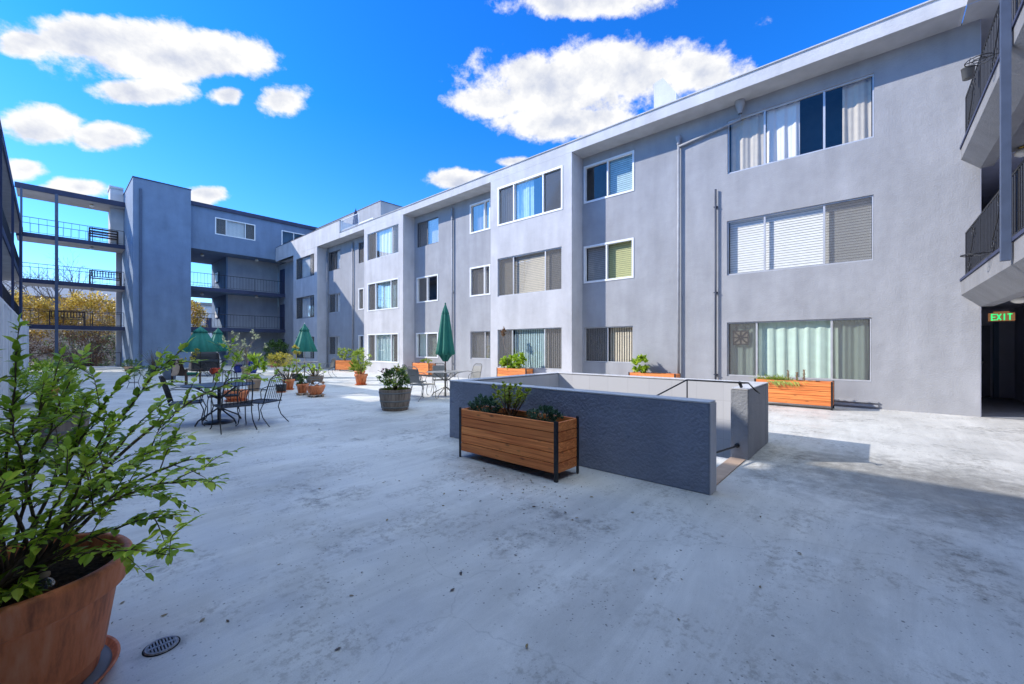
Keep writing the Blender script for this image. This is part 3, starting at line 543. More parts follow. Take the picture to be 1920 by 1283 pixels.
# rain pipes
def pipe(px, X, z0, z1, r, m='pipe', nm='drainpipe', label=None):
    y = YonX(px, X); g = MB(); g.tube([(X-.07, y, z0), (X-.07, y, z1)], r, 10)
    for z in [z0+.6, (z0+z1)/2, z1-.5]: g.box(X-.09, X-.001, y-r-.02, y+r+.02, z-.015, z+.015)
    o = g.build(nm, m, mainb, True)
    if label: o['label'] = label
pipe(1343, XR, .05, 5.95, .028, 'dpipe', label='short thin drainpipe ending below the top floor')
for px, X in ((850, XR), (663, XR), (615.5, XR)): pipe(px, XR, .05, 8.0, .042)
y = YonX(1272, XR-.09); y2 = YonX(1388, XR-.09)
g = MB(); g.tube([(XR-.08, y, .05), (XR-.08, y, 7.72)], .038, 10); g.lathe((XR-.08, y, 7.55), [(.05,0),(.06,.1),(.085,.22),(.085,.25)], 12)
g.tube([(XR-.08, y, 7.50), (XR-.08, y2, 7.72), (XR-.08, y2, 7.95)], .034, 10); g.lathe((XR-.12, y2, 7.85), [(.05,0),(.09,.12),(.13,.30),(.13,.345)], 12); 
o = g.build('drainpipe', 'pipe', mainb, True); o['label'] = 'drainpipe with sloping branch to a funnel under the eaves'
g = MB(); g.box(XR-.05, XR-.001, -.05, 1.3, .05, .10); g.box(XR-.05, XR-.001, -.05, 1.3, .14, .17); g.build('wall_conduit', 'pipe', mainb)
# quilt ornament in ground-floor window
q = empty('window_ornament', (XR+.11, YonX(1392, XR), 1.75), 'small square patchwork ornament hanging inside the ground floor window by a cord', 'ornament')
yc = YonX(1389, XR+.12); zc = 1.70; s_ = .20
g = MB(); g.box(XR+.115, XR+.125, yc-s_, yc+s_, zc-s_, zc+s_); g.build('backing', 'cream', q)
g = MB()
for a in range(8):
    an = a * math.pi / 4; rr = s_ * (1.0 if a % 2 == 0 else 1.3)
    mtx = Matrix.Rotation(an, 3, 'X'); g.obox((XR+.109, yc + math.cos(an)*rr*.45, zc + math.sin(an)*rr*.45), (.008, rr*.8, .045), mtx)
for (a, b, c_, d) in ((-s_, s_, s_-.03, s_), (-s_, s_, -s_, -s_+.03), (-s_, -s_+.03, -s_, s_), (s_-.03, s_, -s_, s_)): g.box(XR+.100, XR+.114, yc+a, yc+b, zc+c_, zc+d)
g.build('frame_and_rays', 'benchw', q)
g = MB(); g.tube([(XR+.11, yc-s_, zc+s_), (XR+.11, yc, 2.1), (XR+.11, yc+s_, zc+s_)], .004, 4); g.build('cord', 'iron', q)
# ------------------------------------------------------------ far wing with tower
YW = 35.8; X1, X2 = 3.59, 6.55
far = empty('gallery_building', (6, 38, 0), 'four storey slate blue building with stair tower and open walkways at the far end', 'building')
g = MB(); g.box(X1, X2, 35.4, 41.9, 0, 12.25); g.build('tower', 'dwall', far)
g = MB(); g.box(X1-.03, X2+.03, 35.37, 41.93, 12.25, 12.31); g.build('tower_cap', 'navy', far)
g = MB(); g.box(2.9, X1-.003, 40.2, 41.6, 8.5, 12.6); g.box(2.85, X1-.003, 40.15, 41.65, 12.6, 12.75); g.build('chimney', 'bay', far)
g = MB(); g.box(3.9, 4.02, 35.3, 35.398, .05, 11.6); g.build('drainpipe', 'post', far)
# left open gallery
LV = [2.83, 5.69, 8.55]
for z in LV:
    g = MB(); g.box(-1.3, X1-.003, 39.5, 41.5, z-.26, z-.01); g.build('walkway_slab', 'soffit', far)
    g = MB(); g.box(-1.3, X1-.003, 39.44, 39.499, z-.27, z+.0); g.build('slab_edge', 'navy', far)
    railing(far, (-1.1, 39.55), (X1-.05, 39.55), z, .98, .36, 'gallery_railing')
    railing(far, (-1.1, 41.42), (X1-.05, 41.42), z, .98, .36, 'gallery_railing')
g = MB(); g.box(-1.3, X1-.003, 39.5, 41.7, 11.2, 11.45); g.build('gallery_roof', 'soffit', far)
g = MB(); g.box(-1.35, X1-.003, 39.40, 39.499, 11.22, 11.55); g.build('roof_fascia', 'navy', far)
for (x, y, a) in ((.37, 39.43, .075), (-1.08, 39.43, .05), (.37, 41.6, .05)):
    g = MB(); g.box(x-a, x+a, y-a-.12 if y < 40 else y-a, y+a-.12 if y < 40 else y+a, 0, 11.2); g.build('gallery_post', 'post', far)
g = MB(); g.box(3.30, X1-.003, 41.52, 41.7, 0, 11.2); g.build('end_pier', 'bay', far)
railing(far, (-1.1, 41.42), (X1-.05, 41.42), 0, 1.0, .36, 'gallery_railing')
# right part
tw = [(XonY(404, YW), XonY(478, YW), 9.62, 10.80), (XonY(528.5, YW), XonY(528.5, YW)+1.9, 9.62, 10.8)]
g = MB(); wall(g, 'Y', YW, X2+.003, 16, 8.35, 11.35, tw); g.build('top_storey_wall', 'dwall', far)
g = MB(); g.box(X2+.003, 18, YW+.2, 42, 8.36, 8.5); g.box(X2+.003, 18, YW+.9, 42, 8.5, 11.3); g.box(X2+.003, 18, YW+.005, YW+.6, 8.352, 8.45); g.build('top_floor_core', 'dwall', far)
window(far, 'Y', YW, *tw[0], [XonY(424, YW), XonY(460, YW)], 'white', ['Vbs', 'Vh', 'Vbs']); window(far, 'Y', YW, *tw[1], [tw[1][0]+.9], 'white', ['', ''])
g = MB(); g.box(X2+.003, 18, YW-.12, 42, 11.35, 11.62); g.build('roof', 'navy', far)
for z in LV[:2]:
    g = MB(); g.box(X2+.003, XR-.003, YW, 41.5, z-.24, z-.01); g.build('walkway_slab', 'dwall', far)
    g = MB(); g.box(X2+.003, XR-.003, YW-.05, YW-.001, z-.26, z+.0); g.build('slab_edge', 'navy', far)
    railing(far, (X2+.05, YW+.05), (XR-.15, YW+.05), z, .98, .2, 'gallery_railing')
    railing(far, (X2+.05, 41.42), (9.0, 41.42), z, .98, .2, 'gallery_railing')
g = MB(); g.box(9.07, 9.17, 37.3, 41.5, 0, 8.35); g.build('passage_wall', 'dwall', far)
g = MB(); g.box(9.171, XR-.003, 37.3, 37.4, 0, 8.35); g.build('back_wall', 'wall', far)
for z in [0] + LV[:2]:
    g = MB(); g.box(XR-.05, XR-.001, 35.85, 36.75, z+.002, z+2.05); g.box(XR-.06, XR-.051, 35.95, 36.65, z+.1, z+1.95); d_ = g.build('door', 'navy', far)
    MB().tube([(XR-.06, 36.6, z+1.0), (XR-.10, 36.6, z+1.0), (XR-.10, 36.5, z+1.0)], .012, 6).build('handle', 'chrome', d_)
# notice boards
for z in LV[:2]:
    t = empty('notice_board', (9.0, 39.6, z+1.3), 'glazed notice board on the passage wall of the %s walkway' % ('lower' if z < 3 else 'upper'), 'notice board', 'notice boards in the passage')
    MB().box(9.0, 9.069, 39.2, 40.2, z+.9, z+1.75).build('case', 'navy', t); MB().box(8.99, 8.999, 39.25, 40.15, z+.95, z+1.7).build('paper', 'whitepot', t)
# ------------------------------------------------------------ left wing
XL = -1.1
lw = empty('walkway_building', (-3, 15, 0), 'three storey grey walkway building along the left edge, black railings and white boarding below', 'building')
g = MB(); wall(g, 'X', -2.6, -9, 39.3, 0, 8.3, [], 0); g.box(-8, -2.61, -9, 39.3, 0, 8.3); g.build('wall', 'dwall', lw)
for z in LV[:2]:
    g = MB(); g.box(-2.599, XL, -9, 39.38, z-.25, z); g.build('walkway_slab', 'soffit', lw)
    g = MB(); g.box(XL+.002, XL+.045, -9, 39.38, z-.27, z+.02); g.build('slab_edge', 'navy', lw)
    railing(lw, (XL-.04, 8), (XL-.04, 39.3), z, .98, .12, 'walkway_railing')
g = MB(); sun_holes = [(-2.62, -1.55, 20.6, 22.9), (-2.62, -2.05, 11.7, 13.0)]  # roof openings added out of view to let sun patches reach the deck
for z in (8.4, 8.66): grid(g, lambda u, v: (u, v, z), -8, XL+.04, 11.6, 39.38, sun_holes); grid(g, lambda u, v: (u, v, z), -8, XL-.86, -9, 11.6, [])
for (a, b_, c_, d_) in sun_holes + [(-8, XL+.04, 11.6, 39.38), (-8, XL-.86, -9, 11.6)]: g.poly([(a,c_,8.4),(b_,c_,8.4),(b_,d_,8.4),(a,d_,8.4),(a,c_,8.66),(b_,c_,8.66),(b_,d_,8.66),(a,d_,8.66)], [(0,1,5,4),(1,2,6,5),(2,3,7,6),(3,0,4,7)])
g.build('roof', 'wall', lw)
g = MB(); g.box(XL+.042, XL+.09, 11.6, 39.38, 8.38, 8.74); g.build('roof_fascia', 'navy', lw)
for y in (7, 14, 21, 28, 35.3):
    g = MB(); g.box(XL+.05, XL+.13, y-.04, y+.04, 2.6, 8.4); g.build('walkway_post', 'navy', lw)
fb = empty('board_fence', (-.65, 20, 0), 'tall white vertical board fence under the left walkway', 'fence')
g = MB(); y = 9.0
while y < 28.3:
    g.box(-.68 + (.03 if int(y*5) % 3 == 0 else 0), -.63 + (.03 if int(y*5) % 3 == 0 else 0), y, y+.19, .03, 2.35); y += .2
g.build('boards', 'panel', fb)
g = MB(); g.box(-.76, -.60, 9, 28.3, 2.352, 2.40); g.build('cap_rail', 'panel', fb)
for y in (12.3, 16.5, 20.7, 24.9, 28.3): MB().box(-.66, -.56, y, y+.12, 0, 2.35).build('post', 'panel', fb)
# ------------------------------------------------------------ right walkway wing
rw = empty('corner_walkway', (10, -3, 0), 'grey walkway wing at the right edge with scrolled black railings above a dark passage', 'building')
YG = -1.35
for (z, zu) in ((2.84, 2.53), (5.62, 5.38)):
    g = MB(); g.prism([(YG, z), (YG, zu), (YG-.27, zu-.26), (YG-.45, zu-.26), (YG-.5, zu-.06), (-2.9, zu-.06), (-2.9, z)], -3, XR-.004, 'X'); g.build('walkway_slab', 'slab', rw)
    g = MB(); g.box(-3, XR-.004, YG+.001, YG+.02, z-.02, z+.03); g.build('slab_trim', 'navy', rw)
    railing(rw, (-2.9, YG-.05), (XR-.25, YG-.05), z+.02, .92, .115, 'walkway_railing', posts=1.5)
    g = MB(); g.box(XR-.002, 18, -2.9, yend-.002, zu-.02, z-.005); g.build('passage_floor', 'corr', rw)
    for x0 in (12.1, 9.9, 7.7, 5.5):                            # iron scrolls fixed to the railing
        P = []
        for i in range(40):
            a = i / 39; P.append((x0 - .06 - a * .62, YG-.02, z + .12 + a * .62))
        sp1 = [(x0 - .68 + .085 + .10 * math.cos(q) * (1 - q / 14), YG-.02, z + .80 + .10 * math.sin(q) * (1 - q / 14)) for q in [2.4 - k * .25 for k in range(34)] for q in [abs(q) if False else q]]
        sp1 = []
        for k in range(34):
            q = math.pi * .95 - k * .27; rr = .11 * (1 - k / 42); sp1.append((x0 - .60 + rr * math.cos(q), YG-.02, z + .76 + rr * math.sin(q)))
        sp2 = []
        for k in range(34):
            q = -.05 * math.pi - k * .27; rr = .12 * (1 - k / 42); sp2.append((x0 - .15 + rr * math.cos(q), YG-.02, z + .18 + rr * math.sin(q)))
        m_ = MB(); m_.tube([sp1[0], (x0 - .5, YG-.02, z+.52), (x0-.2, YG-.02, z+.32), sp2[0]], .008, 6); m_.tube(sp1, .008, 6); m_.tube(sp2, .008, 6); m_.build('railing_scroll', 'iron', rw, True)
g = MB(); g.prism([(YG, 8.6), (YG, 8.2), (-8, 8.2), (-8, 8.6)], -3, XB-.003, 'X'); g.poly([(XB,-1.36,8.198),(18,-1.36,8.198),(18,-8,8.198),(XB,-8,8.198)], [(0,1,2,3)]); g.build('roof', 'soffit', rw)
g = MB(); g.box(-3, 18, -3.0, -2.9, 0, 8.19); g.build('wall', 'corr', rw)
g = MB(); g.box(17.8, 17.9, -2.9, yend, 0, 8.19); g.build('passage_end_wall', 'corr', rw)
g = MB(); g.box(XR+.003, 17.8, yend-.012, yend-.001, 0, 8.19); g.build('passage_side_wall', 'corr', rw)
g = MB(); g.poly([(XR+.02,-2.89,.006),(17.79,-2.89,.006),(17.79,yend-.02,.006),(XR+.02,yend-.02,.006)], [(0,1,2,3)]); g.build('passage_paving', 'boxend', rw)
for zz in (0, 2.84, 5.62):
    g = MB(); g.box(17.755, 17.797, -2.45, -1.72, zz+.02, zz+2.05); g.box(17.74, 17.757, -2.40, -1.77, zz+.12, zz+1.95); dd = g.build('door', 'doorp', rw)
    MB().tube([(17.74, -2.3, zz+1.0), (17.69, -2.3, zz+1.0), (17.69, -2.17, zz+1.0)], .016, 8).build('handle', 'chrome', dd)
    MB().lathe((17.735, -2.3, zz+1.0), [(0,-.03),(.03,-.03),(.03,.03),(0,.03)], 10).build('handle_plate', 'chrome', dd)
g = MB(); g.box(17.70, 17.797, -2.60, -2.50, .01, 2.3); g.build('door_post', 'dwall', rw)
x = XonY(1891, YG+.04); g = MB(); g.box(x-.045, x+.045, YG+.022, YG+.11, 2.58, 8.2); g.build('walkway_post', 'post', rw)
x = 4.9; g = MB(); g.box(x-.045, x+.045, YG+.022, YG+.11, 2.58, 8.2); g.build('walkway_post', 'post', rw)
globe_lamp((12.3, -2.07, 2.468), 'white globe lamp on a brass fitting under the right walkway beside the exit sign')
globe_lamp((12.5, -2.15, 5.318), 'white globe lamp on a brass fitting under the topmost right walkway')
ex = empty('exit_sign', (14.5, -2.02, 2.1), 'small green lit EXIT sign hanging over the dark passage at the right', 'sign')
xs = 13.9; c0 = Vector((xs, XonY(0,1)*0 + (xs * (lambda d: d.y / d.x)(dirp(1878, 650))), 0)); ys = c0.y; tt = xs / dirp(1878, 650).x; zs = H0 + (HY - 594.5) / F * tt; hw = 17.5 * tt / F * .93; hh = 7.6 * tt / F
g = MB(); g.box(xs, xs+.05, ys-hw, ys+hw, zs-hh, zs+hh); g.box(xs+.005, xs+.045, ys-hw*.6, ys+hw*.6, zs+hh, zs+hh+.035); g.build('case', 'exitb', ex)
def stroke(mb, a, b, w_=.018): 
    a = Vector((0, *a)); b = Vector((0, *b)); d = b - a; an = math.atan2(d.z, d.y); mb.obox(((xs-.004), (a.y+b.y)/2, (a.z+b.z)/2), (.01, d.length + w_, w_), Matrix.Rotation(an, 3, 'X'))
g = MB(); lw_ = hw * 2 * .82 / 4; H_ = hh * .68
for i, ch in enumerate('EXIT'):
    yc = ys + hw * .82 - lw_ * (i + .5); e = lw_ * .33            # left of the sign is +Y
    S = {'E': [((yc+e,zs-H_),(yc+e,zs+H_)),((yc+e,zs+H_),(yc-e,zs+H_)),((yc+e,zs),(yc-e*.7,zs)),((yc+e,zs-H_),(yc-e,zs-H_))], 'X': [((yc+e,zs+H_),(yc-e,zs-H_)),((yc+e,zs-H_),(yc-e,zs+H_))],
         'I': [((yc,zs-H_),(yc,zs+H_))], 'T': [((yc,zs-H_),(yc,zs+H_)),((yc+e,zs+H_),(yc-e,zs+H_))]}[ch]
    for a, b in S: stroke(g, a, b, .02)
g.build('lettering', 'exitg', ex)
# bucket and ring on railings
t = empty('hanging_bucket', (12.2, YG+.1, 6.5), 'small metal bucket hooked on the upper right walkway railing', 'bucket')
bx_ = XonY(1815, YG+.1); MB().lathe((bx_, YG+.10, 6.27), [(0,0),(.07,0),(.09,.2),(.095,.2),(.09,.19)], 16).build('pail', 'greypot', t, True); MB().tube([(bx_-.09,YG+.1,6.46),(bx_-.05,YG+.08,6.6),(bx_+.05,YG+.02,6.62),(bx_+.09,YG+.1,6.46)], .005, 5).build('handle', 'iron', t)
for (px, zz, lab) in ((1832, 2.9, 'lower'), (1842, 5.75, 'upper')):
    x = XonY(px, YG+.15); P = [(x + .15*math.cos(q), YG+.18+.15*math.sin(q), zz) for q in [k*math.pi/12 for k in range(25)]]; P2 = [(x + .07*math.cos(q), YG+.18+.07*math.sin(q), zz) for q in [k*math.pi/12 for k in range(25)]]
    t = empty('pot_ring', (x, YG+.1, zz), 'empty wrought iron pot ring fixed outside the %s right walkway railing' % lab, 'pot holder', 'iron pot rings on the right walkway')
    m_ = MB(); m_.tube(P, .007, 6); m_.tube(P2, .007, 6); m_.build('ring', 'iron', t, True); MB().tube([(x, YG-.04, zz+.02), (x, YG+.33, zz)], .007, 6).build('bracket', 'iron', t)
# ceiling lamps on far galleries
for (x, y, z, lab) in ((2.0, 40.2, 11.2, 'left gallery roof, topmost'), (2.0, 40.2, 8.29, 'left gallery, third level'), (2.0, 40.2, 5.43, 'left gallery, second level'), (7.6, 37.5, 8.35, 'upper passage by the tower'), (7.6, 37.5, 5.45, 'lower passage by the tower'), (10.9, 36.5, 8.35, 'upper far walkway near its door'), (10.9, 36.5, 5.45, 'lower far walkway near its door')):
    globe_lamp((x, y, z), 'white globe lamp under the ' + lab)

# ============================================================ objects on the patio
UP = Vector((0, 0, 1))
def rv(): 
    while True:
        v = Vector((random.uniform(-1, 1), random.uniform(-1, 1), random.uniform(-1, 1)))
        if .05 < v.length < 1: return v
def foliage(mb, c, rad, n, L_, W_, shell=.35, droop=.0, upb=.3, full=False):
    """n leaves in clumps through an ellipsoid"""
    cl = [(lambda v: Vector((v.x * rad[0], v.y * rad[1], v.z * rad[2])))(rv().normalized() * random.uniform(shell, 1) ** .6) for _ in range(max(3, n // 14))]
    n = int(n * 1.5); L_ *= 1.1; W_ *= 1.2
    for i in range(n):
        q = random.choice(cl); p = Vector(c) + q + rv() * min(rad) * .26
        d = (q.normalized() * .6 + rv() * .9 + UP * upb - UP * droop); nn = (rv() * .6 + UP)
        (mb.leaf if full else mb.qleaf)(p, d, nn, L_ * random.uniform(.6, 1.25), W_ * random.uniform(.7, 1.2))
def branches(mb, c, top, rad, n, r=.006):
    for _ in range(n):
        v = rv(); e = Vector((c[0] + v.x * rad[0] * .8, c[1] + v.y * rad[1] * .8, top + v.z * rad[2] * .7)); m_ = (Vector(c) + e) / 2 + Vector((v.y, v.x, 0)) * rad[0] * .2
        mb.tube([c, m_, e], [r, r * .7, r * .35], 5)
def pot_part(t, kind, loc, r, h, m):
    x, y, z = loc; g = MB()
    if kind == 'terra': prof = [(0,.0),(r*.66,.0),(r*.90,h*.80),(r*1.0,h*.80),(r*1.02,h*.9),(r*1.0,h),(r*.90,h),(r*.86,h*.86)]
    elif kind == 'bowl': prof = [(0,.0),(r*.60,.0),(r*.85,h*.35),(r*.97,h*.72),(r*1.03,h*.76),(r*1.03,h),(r*.93,h),(r*.88,h*.85)]
    elif kind == 'round': prof = [(0,0),(r*.6,0),(r*.95,h*.35),(r*1.0,h*.6),(r*.8,h*.9),(r*.85,h),(r*.76,h),(r*.72,h*.85)]
    elif kind == 'barrel': prof = [(0,0),(r*.80,0),(r*.90,h*.33),(r*.97,h*.68),(r*1.0,h),(r*.93,h),(r*.91,h*.88)]
    else: prof = [(0,0),(r*.78,0),(r*.97,h*.97),(r,h),(r*.92,h),(r*.9,h*.9)]
    g.lathe((x, y, z), prof, 40); p = g.build('barrel' if kind == 'barrel' else 'pot', m, t, kind != 'barrel')
    if kind == 'barrel':
        for a, rr in ((.12, .845), (.42, .925), (.80, .985)):
            MB().lathe((x, y, z), [(r*rr,h*a),(r*rr+.006,h*a),(r*(rr+.012)+.006,h*a+.035),(r*(rr+.012),h*a+.035)], 40).build('hoop', 'greypot', p, True)
    zz = z + h * .88; MB().lathe((x, y, zz), [(r*.895,0),(r*.5,.012),(0,.016)], 24).build('soil', 'soil', t)
    return zz
def saucer(t, loc, r, m='terra'):
    MB().lathe(loc, [(0,0),(r*.8,0),(r,.035),(r*.96,.035),(r*.78,.012),(0,.012)], 32).build('saucer', m, t, True)
def potted(name, label, cat, loc, kind, r, h, m, sauc=False, group=None):
    t = empty(name, loc, label, cat, group); z = loc[2]
    if sauc: saucer(t, (loc[0], loc[1], z + .002), r * .95); z += .014
    zz = pot_part(t, kind, (loc[0], loc[1], z), r, h, m); return t, Vector((loc[0], loc[1], zz))
# ---- large terracotta pot in front with shrub
pc = Vector((-.105, 2.645, 0)); PR = .345; PH = .50
t = empty('potted_shrub', pc, 'big terracotta pot with a leafy arching green shrub, cut by the lower left corner', 'potted plant', 'potted plants on the patio')
MB().lathe((pc.x, pc.y, .003), [(0,0),(.29,0),(.325,.045),(.33,.05),(.318,.05),(.29,.016),(0,.016)], 72).build('saucer', 'terra', t, True)
MB().lathe((pc.x, pc.y, .02), [(.27,0),(.29,.0),(.305,.012),(.29,.02),(.25,.02)], 64).build('inner_saucer', 'greypot', t, True)
MB().lathe((pc.x, pc.y, .04), [(0,0),(0.2515,0),(0.2621,0.0106),(0.2696,0.0636),(0.2761,0.0668),(0.2803,0.0742),(0.321,0.3498),(0.3264,0.3572),(0.3381,0.3657),(0.3531,0.3731),(0.3563,0.3837),(0.3617,0.4081),(0.3691,0.4664),(0.3713,0.4791),(0.3617,0.4908),(0.3445,0.4929),(0.3338,0.4855),(0.3264,0.424)], 96).build('pot', 'terra', t, True)
MB().lathe((pc.x, pc.y, .465), [(.332,-.005),(.2,.006),(.1,.014),(0,.016)], 40).build('soil', 'soil', t)
sb = MB(); lb = MB(); base = Vector((pc.x, pc.y, .46))
def bez(a, b, c, n): return [a * (1-u)**2 + b * 2*u*(1-u) + c * u*u for u in [k / n for k in range(n + 1)]]
def leafy_branch(P, r0, r1, dens=26, L_=.042, start=.25, depth=0):
    n = len(P) - 1; sb.tube(P, [r0 + (r1 - r0) * k / n for k in range(n + 1)], 6 if depth < 1 else 4)
    ln = sum((P[k+1] - P[k]).length for k in range(n)); k_ = max(2, int(ln * dens))
    for j in range(k_):
        u = start + (1 - start) * (j + random.random() * .5) / k_; f = u * n; i = min(n - 1, int(f)); p = P[i].lerp(P[i+1], f - i); d = (P[i+1] - P[i]).normalized()
        for sgn in ((1,) if depth else (1, -1)):
            side = d.cross(UP + rv() * .4).normalized() * (1 if (j % 2) else -1) * sgn
            ld = d * random.uniform(.35, .8) + side * random.uniform(.6, 1) + UP * random.uniform(-.25, .45)
            s_ = L_ * random.uniform(.65, 1.3)
            if random.random() < .9: lb.leaf(p, ld, UP + rv() * .55, s_, s_ * .54, .12)
    lb.leaf(P[-1], (P[-1] - P[-2]) + UP * .01, UP, L_ * 1.1, L_ * .5, .12)
    if depth < 2:
        for j in range(int(ln * (7.3 if depth == 0 else 6))):
            u = random.uniform(.25, .97); f = u * n; i = min(n - 1, int(f)); p = P[i].lerp(P[i+1], f - i); d = (P[i+1] - P[i]).normalized()
            sd = (d * random.uniform(.3, .9) + rv() * .8 + UP * .15).normalized(); l_ = random.uniform(.10, .26) * (1 if depth == 0 else .6)
            leafy_branch(bez(p, p + sd * l_ * .5 + UP * .02, p + sd * l_ - UP * .02, 4), r1 * .8 + .001, .0009, 64, L_ * .92, .1, depth + 1)
tips = [(352,645,2.15,.25),(490,700,2.6,.33),(400,905,1.75,.42),(395,860,1.9,.4),(330,965,1.75,.3),(255,690,2.0,.2),(300,760,2.1,.2),(160,660,2.0,.1),(110,710,1.8,.1),(30,660,1.7,.1),(15,760,1.5,.1),(200,800,1.7,.15),(250,870,1.7,.2),(310,1040,1.55,.15),(-60,720,1.5,.1),(-120,800,1.5,.2),(10,900,1.35,.2),(130,900,1.55,.2),(-40,620,1.6,.1),(180,740,2.2,.2),(-10,1010,1.25,.3),(330,820,1.95,.3)]
for (px, py, tt, bow) in tips:
    e = dp(px, py, tt); b0 = base + Vector((random.uniform(-.08, .10), random.uniform(-.08, .08), 0)); mid = b0.lerp(e, .5) + UP * (e - b0).length * bow * .75 + rv() * .04
    P = bez(b0, mid, e, 12); P = [p + rv() * .008 if 0 < i < 12 else p for i, p in enumerate(P)]
    leafy_branch(P, .0085 if bow < .3 else .0105, .0022, 23, .050, .42)
sb.build('stems', 'stem', t, True); lb.build('foliage', 'leaf', t)
g = MB(); foliage(g, base + Vector((-.02, -.12, .07)), (.14, .10, .07), 90, .06, .022, full=True); g.build('undergrowth', 'leaf', t)
# leaves poking in at the far left edge (low sprig by the rim)
q = dp(84, 1098, 1.62); t = empty('plastic_bottle', (q.x, q.y, .465), 'clear plastic bottle stuck in the soil of the big terracotta pot', 'bottle')
b0 = (q.x, q.y, .465); MB().lathe(b0, [(.036,-.02),(.038,.02),(.034,.045),(.02,.065),(.0135,.07),(.0135,.085)], 24).build('bottle', 'bottle', t, True); MB().lathe(b0, [(.0145,.078),(.0155,.08),(.0155,.092),(0,.094)], 20).build('cap', 'beige', t, True)
# ---- cedar planters
def planter(loc, ln, label, rz=0):
    """long side along local Y, origin at the middle of the base"""
    W2, L2 = .215, ln / 2; Hb, Ht = .085, .635; t = empty('cedar_planter', loc, label, 'planter', 'cedar planter boxes with black corner posts', rz); kw = dict(parent=t, world=False)
    g = MB(); h = MB()
    nb = 5; hh = (Ht - Hb) / nb
    for i in range(nb):
        z0, z1 = Hb + i * hh + .004, Hb + (i + 1) * hh - .004
        g.box(-W2, -W2+.025, -L2+.03, L2-.03, z0, z1); h.box(W2-.025, W2, -L2+.03, L2-.03, z0, z1)
    g.build('long_side', 'cedar', bevel=.004, **kw); h.build('long_side', 'cedar', bevel=.004, **kw); g = MB(); h = MB()
    for i in range(nb):
        z0, z1 = Hb + i * hh + .004, Hb + (i + 1) * hh - .004
        g.box(-W2+.03, W2-.03, -L2, -L2+.025, z0, z1); h.box(-W2+.03, W2-.03, L2-.025, L2, z0, z1)
    g.build('short_side', 'cedar', bevel=.004, **kw); h.build('short_side', 'cedar', bevel=.004, **kw)
    for sx in (-1, 1):
        for sy in (-1, 1):
            g = MB(); x, y = sx * W2, sy * L2
            g.box(min(x+sx*.006, x-sx*.03), max(x+sx*.006, x-sx*.03), min(y+sy*.006, y+sy*.002), max(y+sy*.006, y+sy*.002), 0, .65)
            g.box(min(x+sx*.006, x+sx*.002), max(x+sx*.006, x+sx*.002), min(y-sy*.03, y+sy*.0015), max(y-sy*.03, y+sy*.0015), 0, .65)
            g.build('corner_post', 'iron', **kw)
    MB().box(-W2+.026, W2-.026, -L2+.026, L2-.026, Hb+.02, Ht-.07).build('soil', 'soil', **kw)
    return t
def lp(t, x, y, z): return Vector(t.location) + Matrix.Rotation(t.rotation_euler.z, 3, 'Z') @ Vector((x, y, z))
p1 = planter((3.805, 3.32, 0), 1.55, 'cedar planter box in front of the slate stairwell wall, largest in the picture')
g = MB(); foliage(g, lp(p1, 0, .50, .67), (.18, .27, .12), 1300, .034, .012, upb=.8); g.build('trailing_herb', 'bgreen', p1)
g = MB(); foliage(g, lp(p1, 0, -.46, .66), (.16, .24, .10), 1000, .034, .011, upb=.8); g.build('trailing_herb', 'bgreen', p1)
g = MB(); s_ = MB()
for k in range(22):
    a = random.uniform(0, 6.28); rr = random.uniform(.08, .28); b0 = lp(p1, random.uniform(-.06,.06), .10 + random.uniform(-.08,.08), .58); e = b0 + Vector((math.cos(a)*rr*.75, math.sin(a)*rr, random.uniform(.22, .40)))
    P = bez(b0, b0.lerp(e, .5) + Vector((0,0,-.02)), e, 5); s_.tube(P, [.006,.005,.005,.004,.004,.003], 5)
    for j in range(46):
        u = random.uniform(.45, 1); p = P[0].lerp(P[-1], u) + rv() * .008; q = 6.28 * random.random(); g.qleaf(p, Vector((math.cos(q), math.sin(q), random.uniform(-.2, .7))), UP, random.uniform(.04, .06), .017)
    foliage(g, e, (.035, .035, .03), 44, .026, .020, upb=.5)
g.build('spurge_foliage', 'spurge', p1); s_.build('stems', 'rust', p1)
p2 = planter((11.99, 1.50, 0), 1.55, 'sunlit cedar planter with trailing grassy plant, under the large ground floor window')
g = MB()
for k in range(420):
    b0 = lp(p2, random.uniform(-.12,.12), .38 + random.gauss(0,.18), .62); a = random.uniform(0, 6.28); l_ = random.uniform(.12,.26); d = Vector((math.cos(a), math.sin(a), random.uniform(.1,1.3))).normalized(); e = b0 + d * l_ - UP * .06 * random.random()
    g.qleaf(b0, e - b0, UP + rv()*.4, (e-b0).length, .012)
for k in range(120):
    b0 = lp(p2, -.2, .25 + random.gauss(0,.2), .64); d = Vector((-.35, -random.uniform(.1,1), -random.uniform(.3,1))); g.qleaf(b0 + d*.06*random.random(), d, Vector((-1,0,0)), random.uniform(.05,.2), .012)
g.build('grassy_plant', 'lime', p2)
for k, (yy, hh) in enumerate(((.10,.30),(-.08,.27),(-.22,.33))): 
    g = MB(); b0 = lp(p2, .02, yy, .56)
    for j in range(60): q = 6.28*random.random(); g.qleaf(b0 + UP * (hh * (.25 + .75*random.random())) + Vector((math.cos(q), math.sin(q), 0))*.016, Vector((math.cos(q), math.sin(q), .6)), UP, .035, .02)
    g.tube([b0, b0 + UP*hh], .014, 6); g.build('dry_seed_head', 'rust', p2)
p3 = planter((12.35, 5.10, 0), 1.45, 'cedar planter with a dark glossy bush, seen behind the stairwell wall')
g = MB(); foliage(g, lp(p3, 0, .45, .85), (.17, .26, .24), 260, .12, .07, upb=.3, full=True); g.build('foliage', 'leaf', p3)
p4 = planter((XonY(967, 10.1), 10.15, 0), 1.45, 'cedar planter with big bright leaves and a tall dry flower stalk')
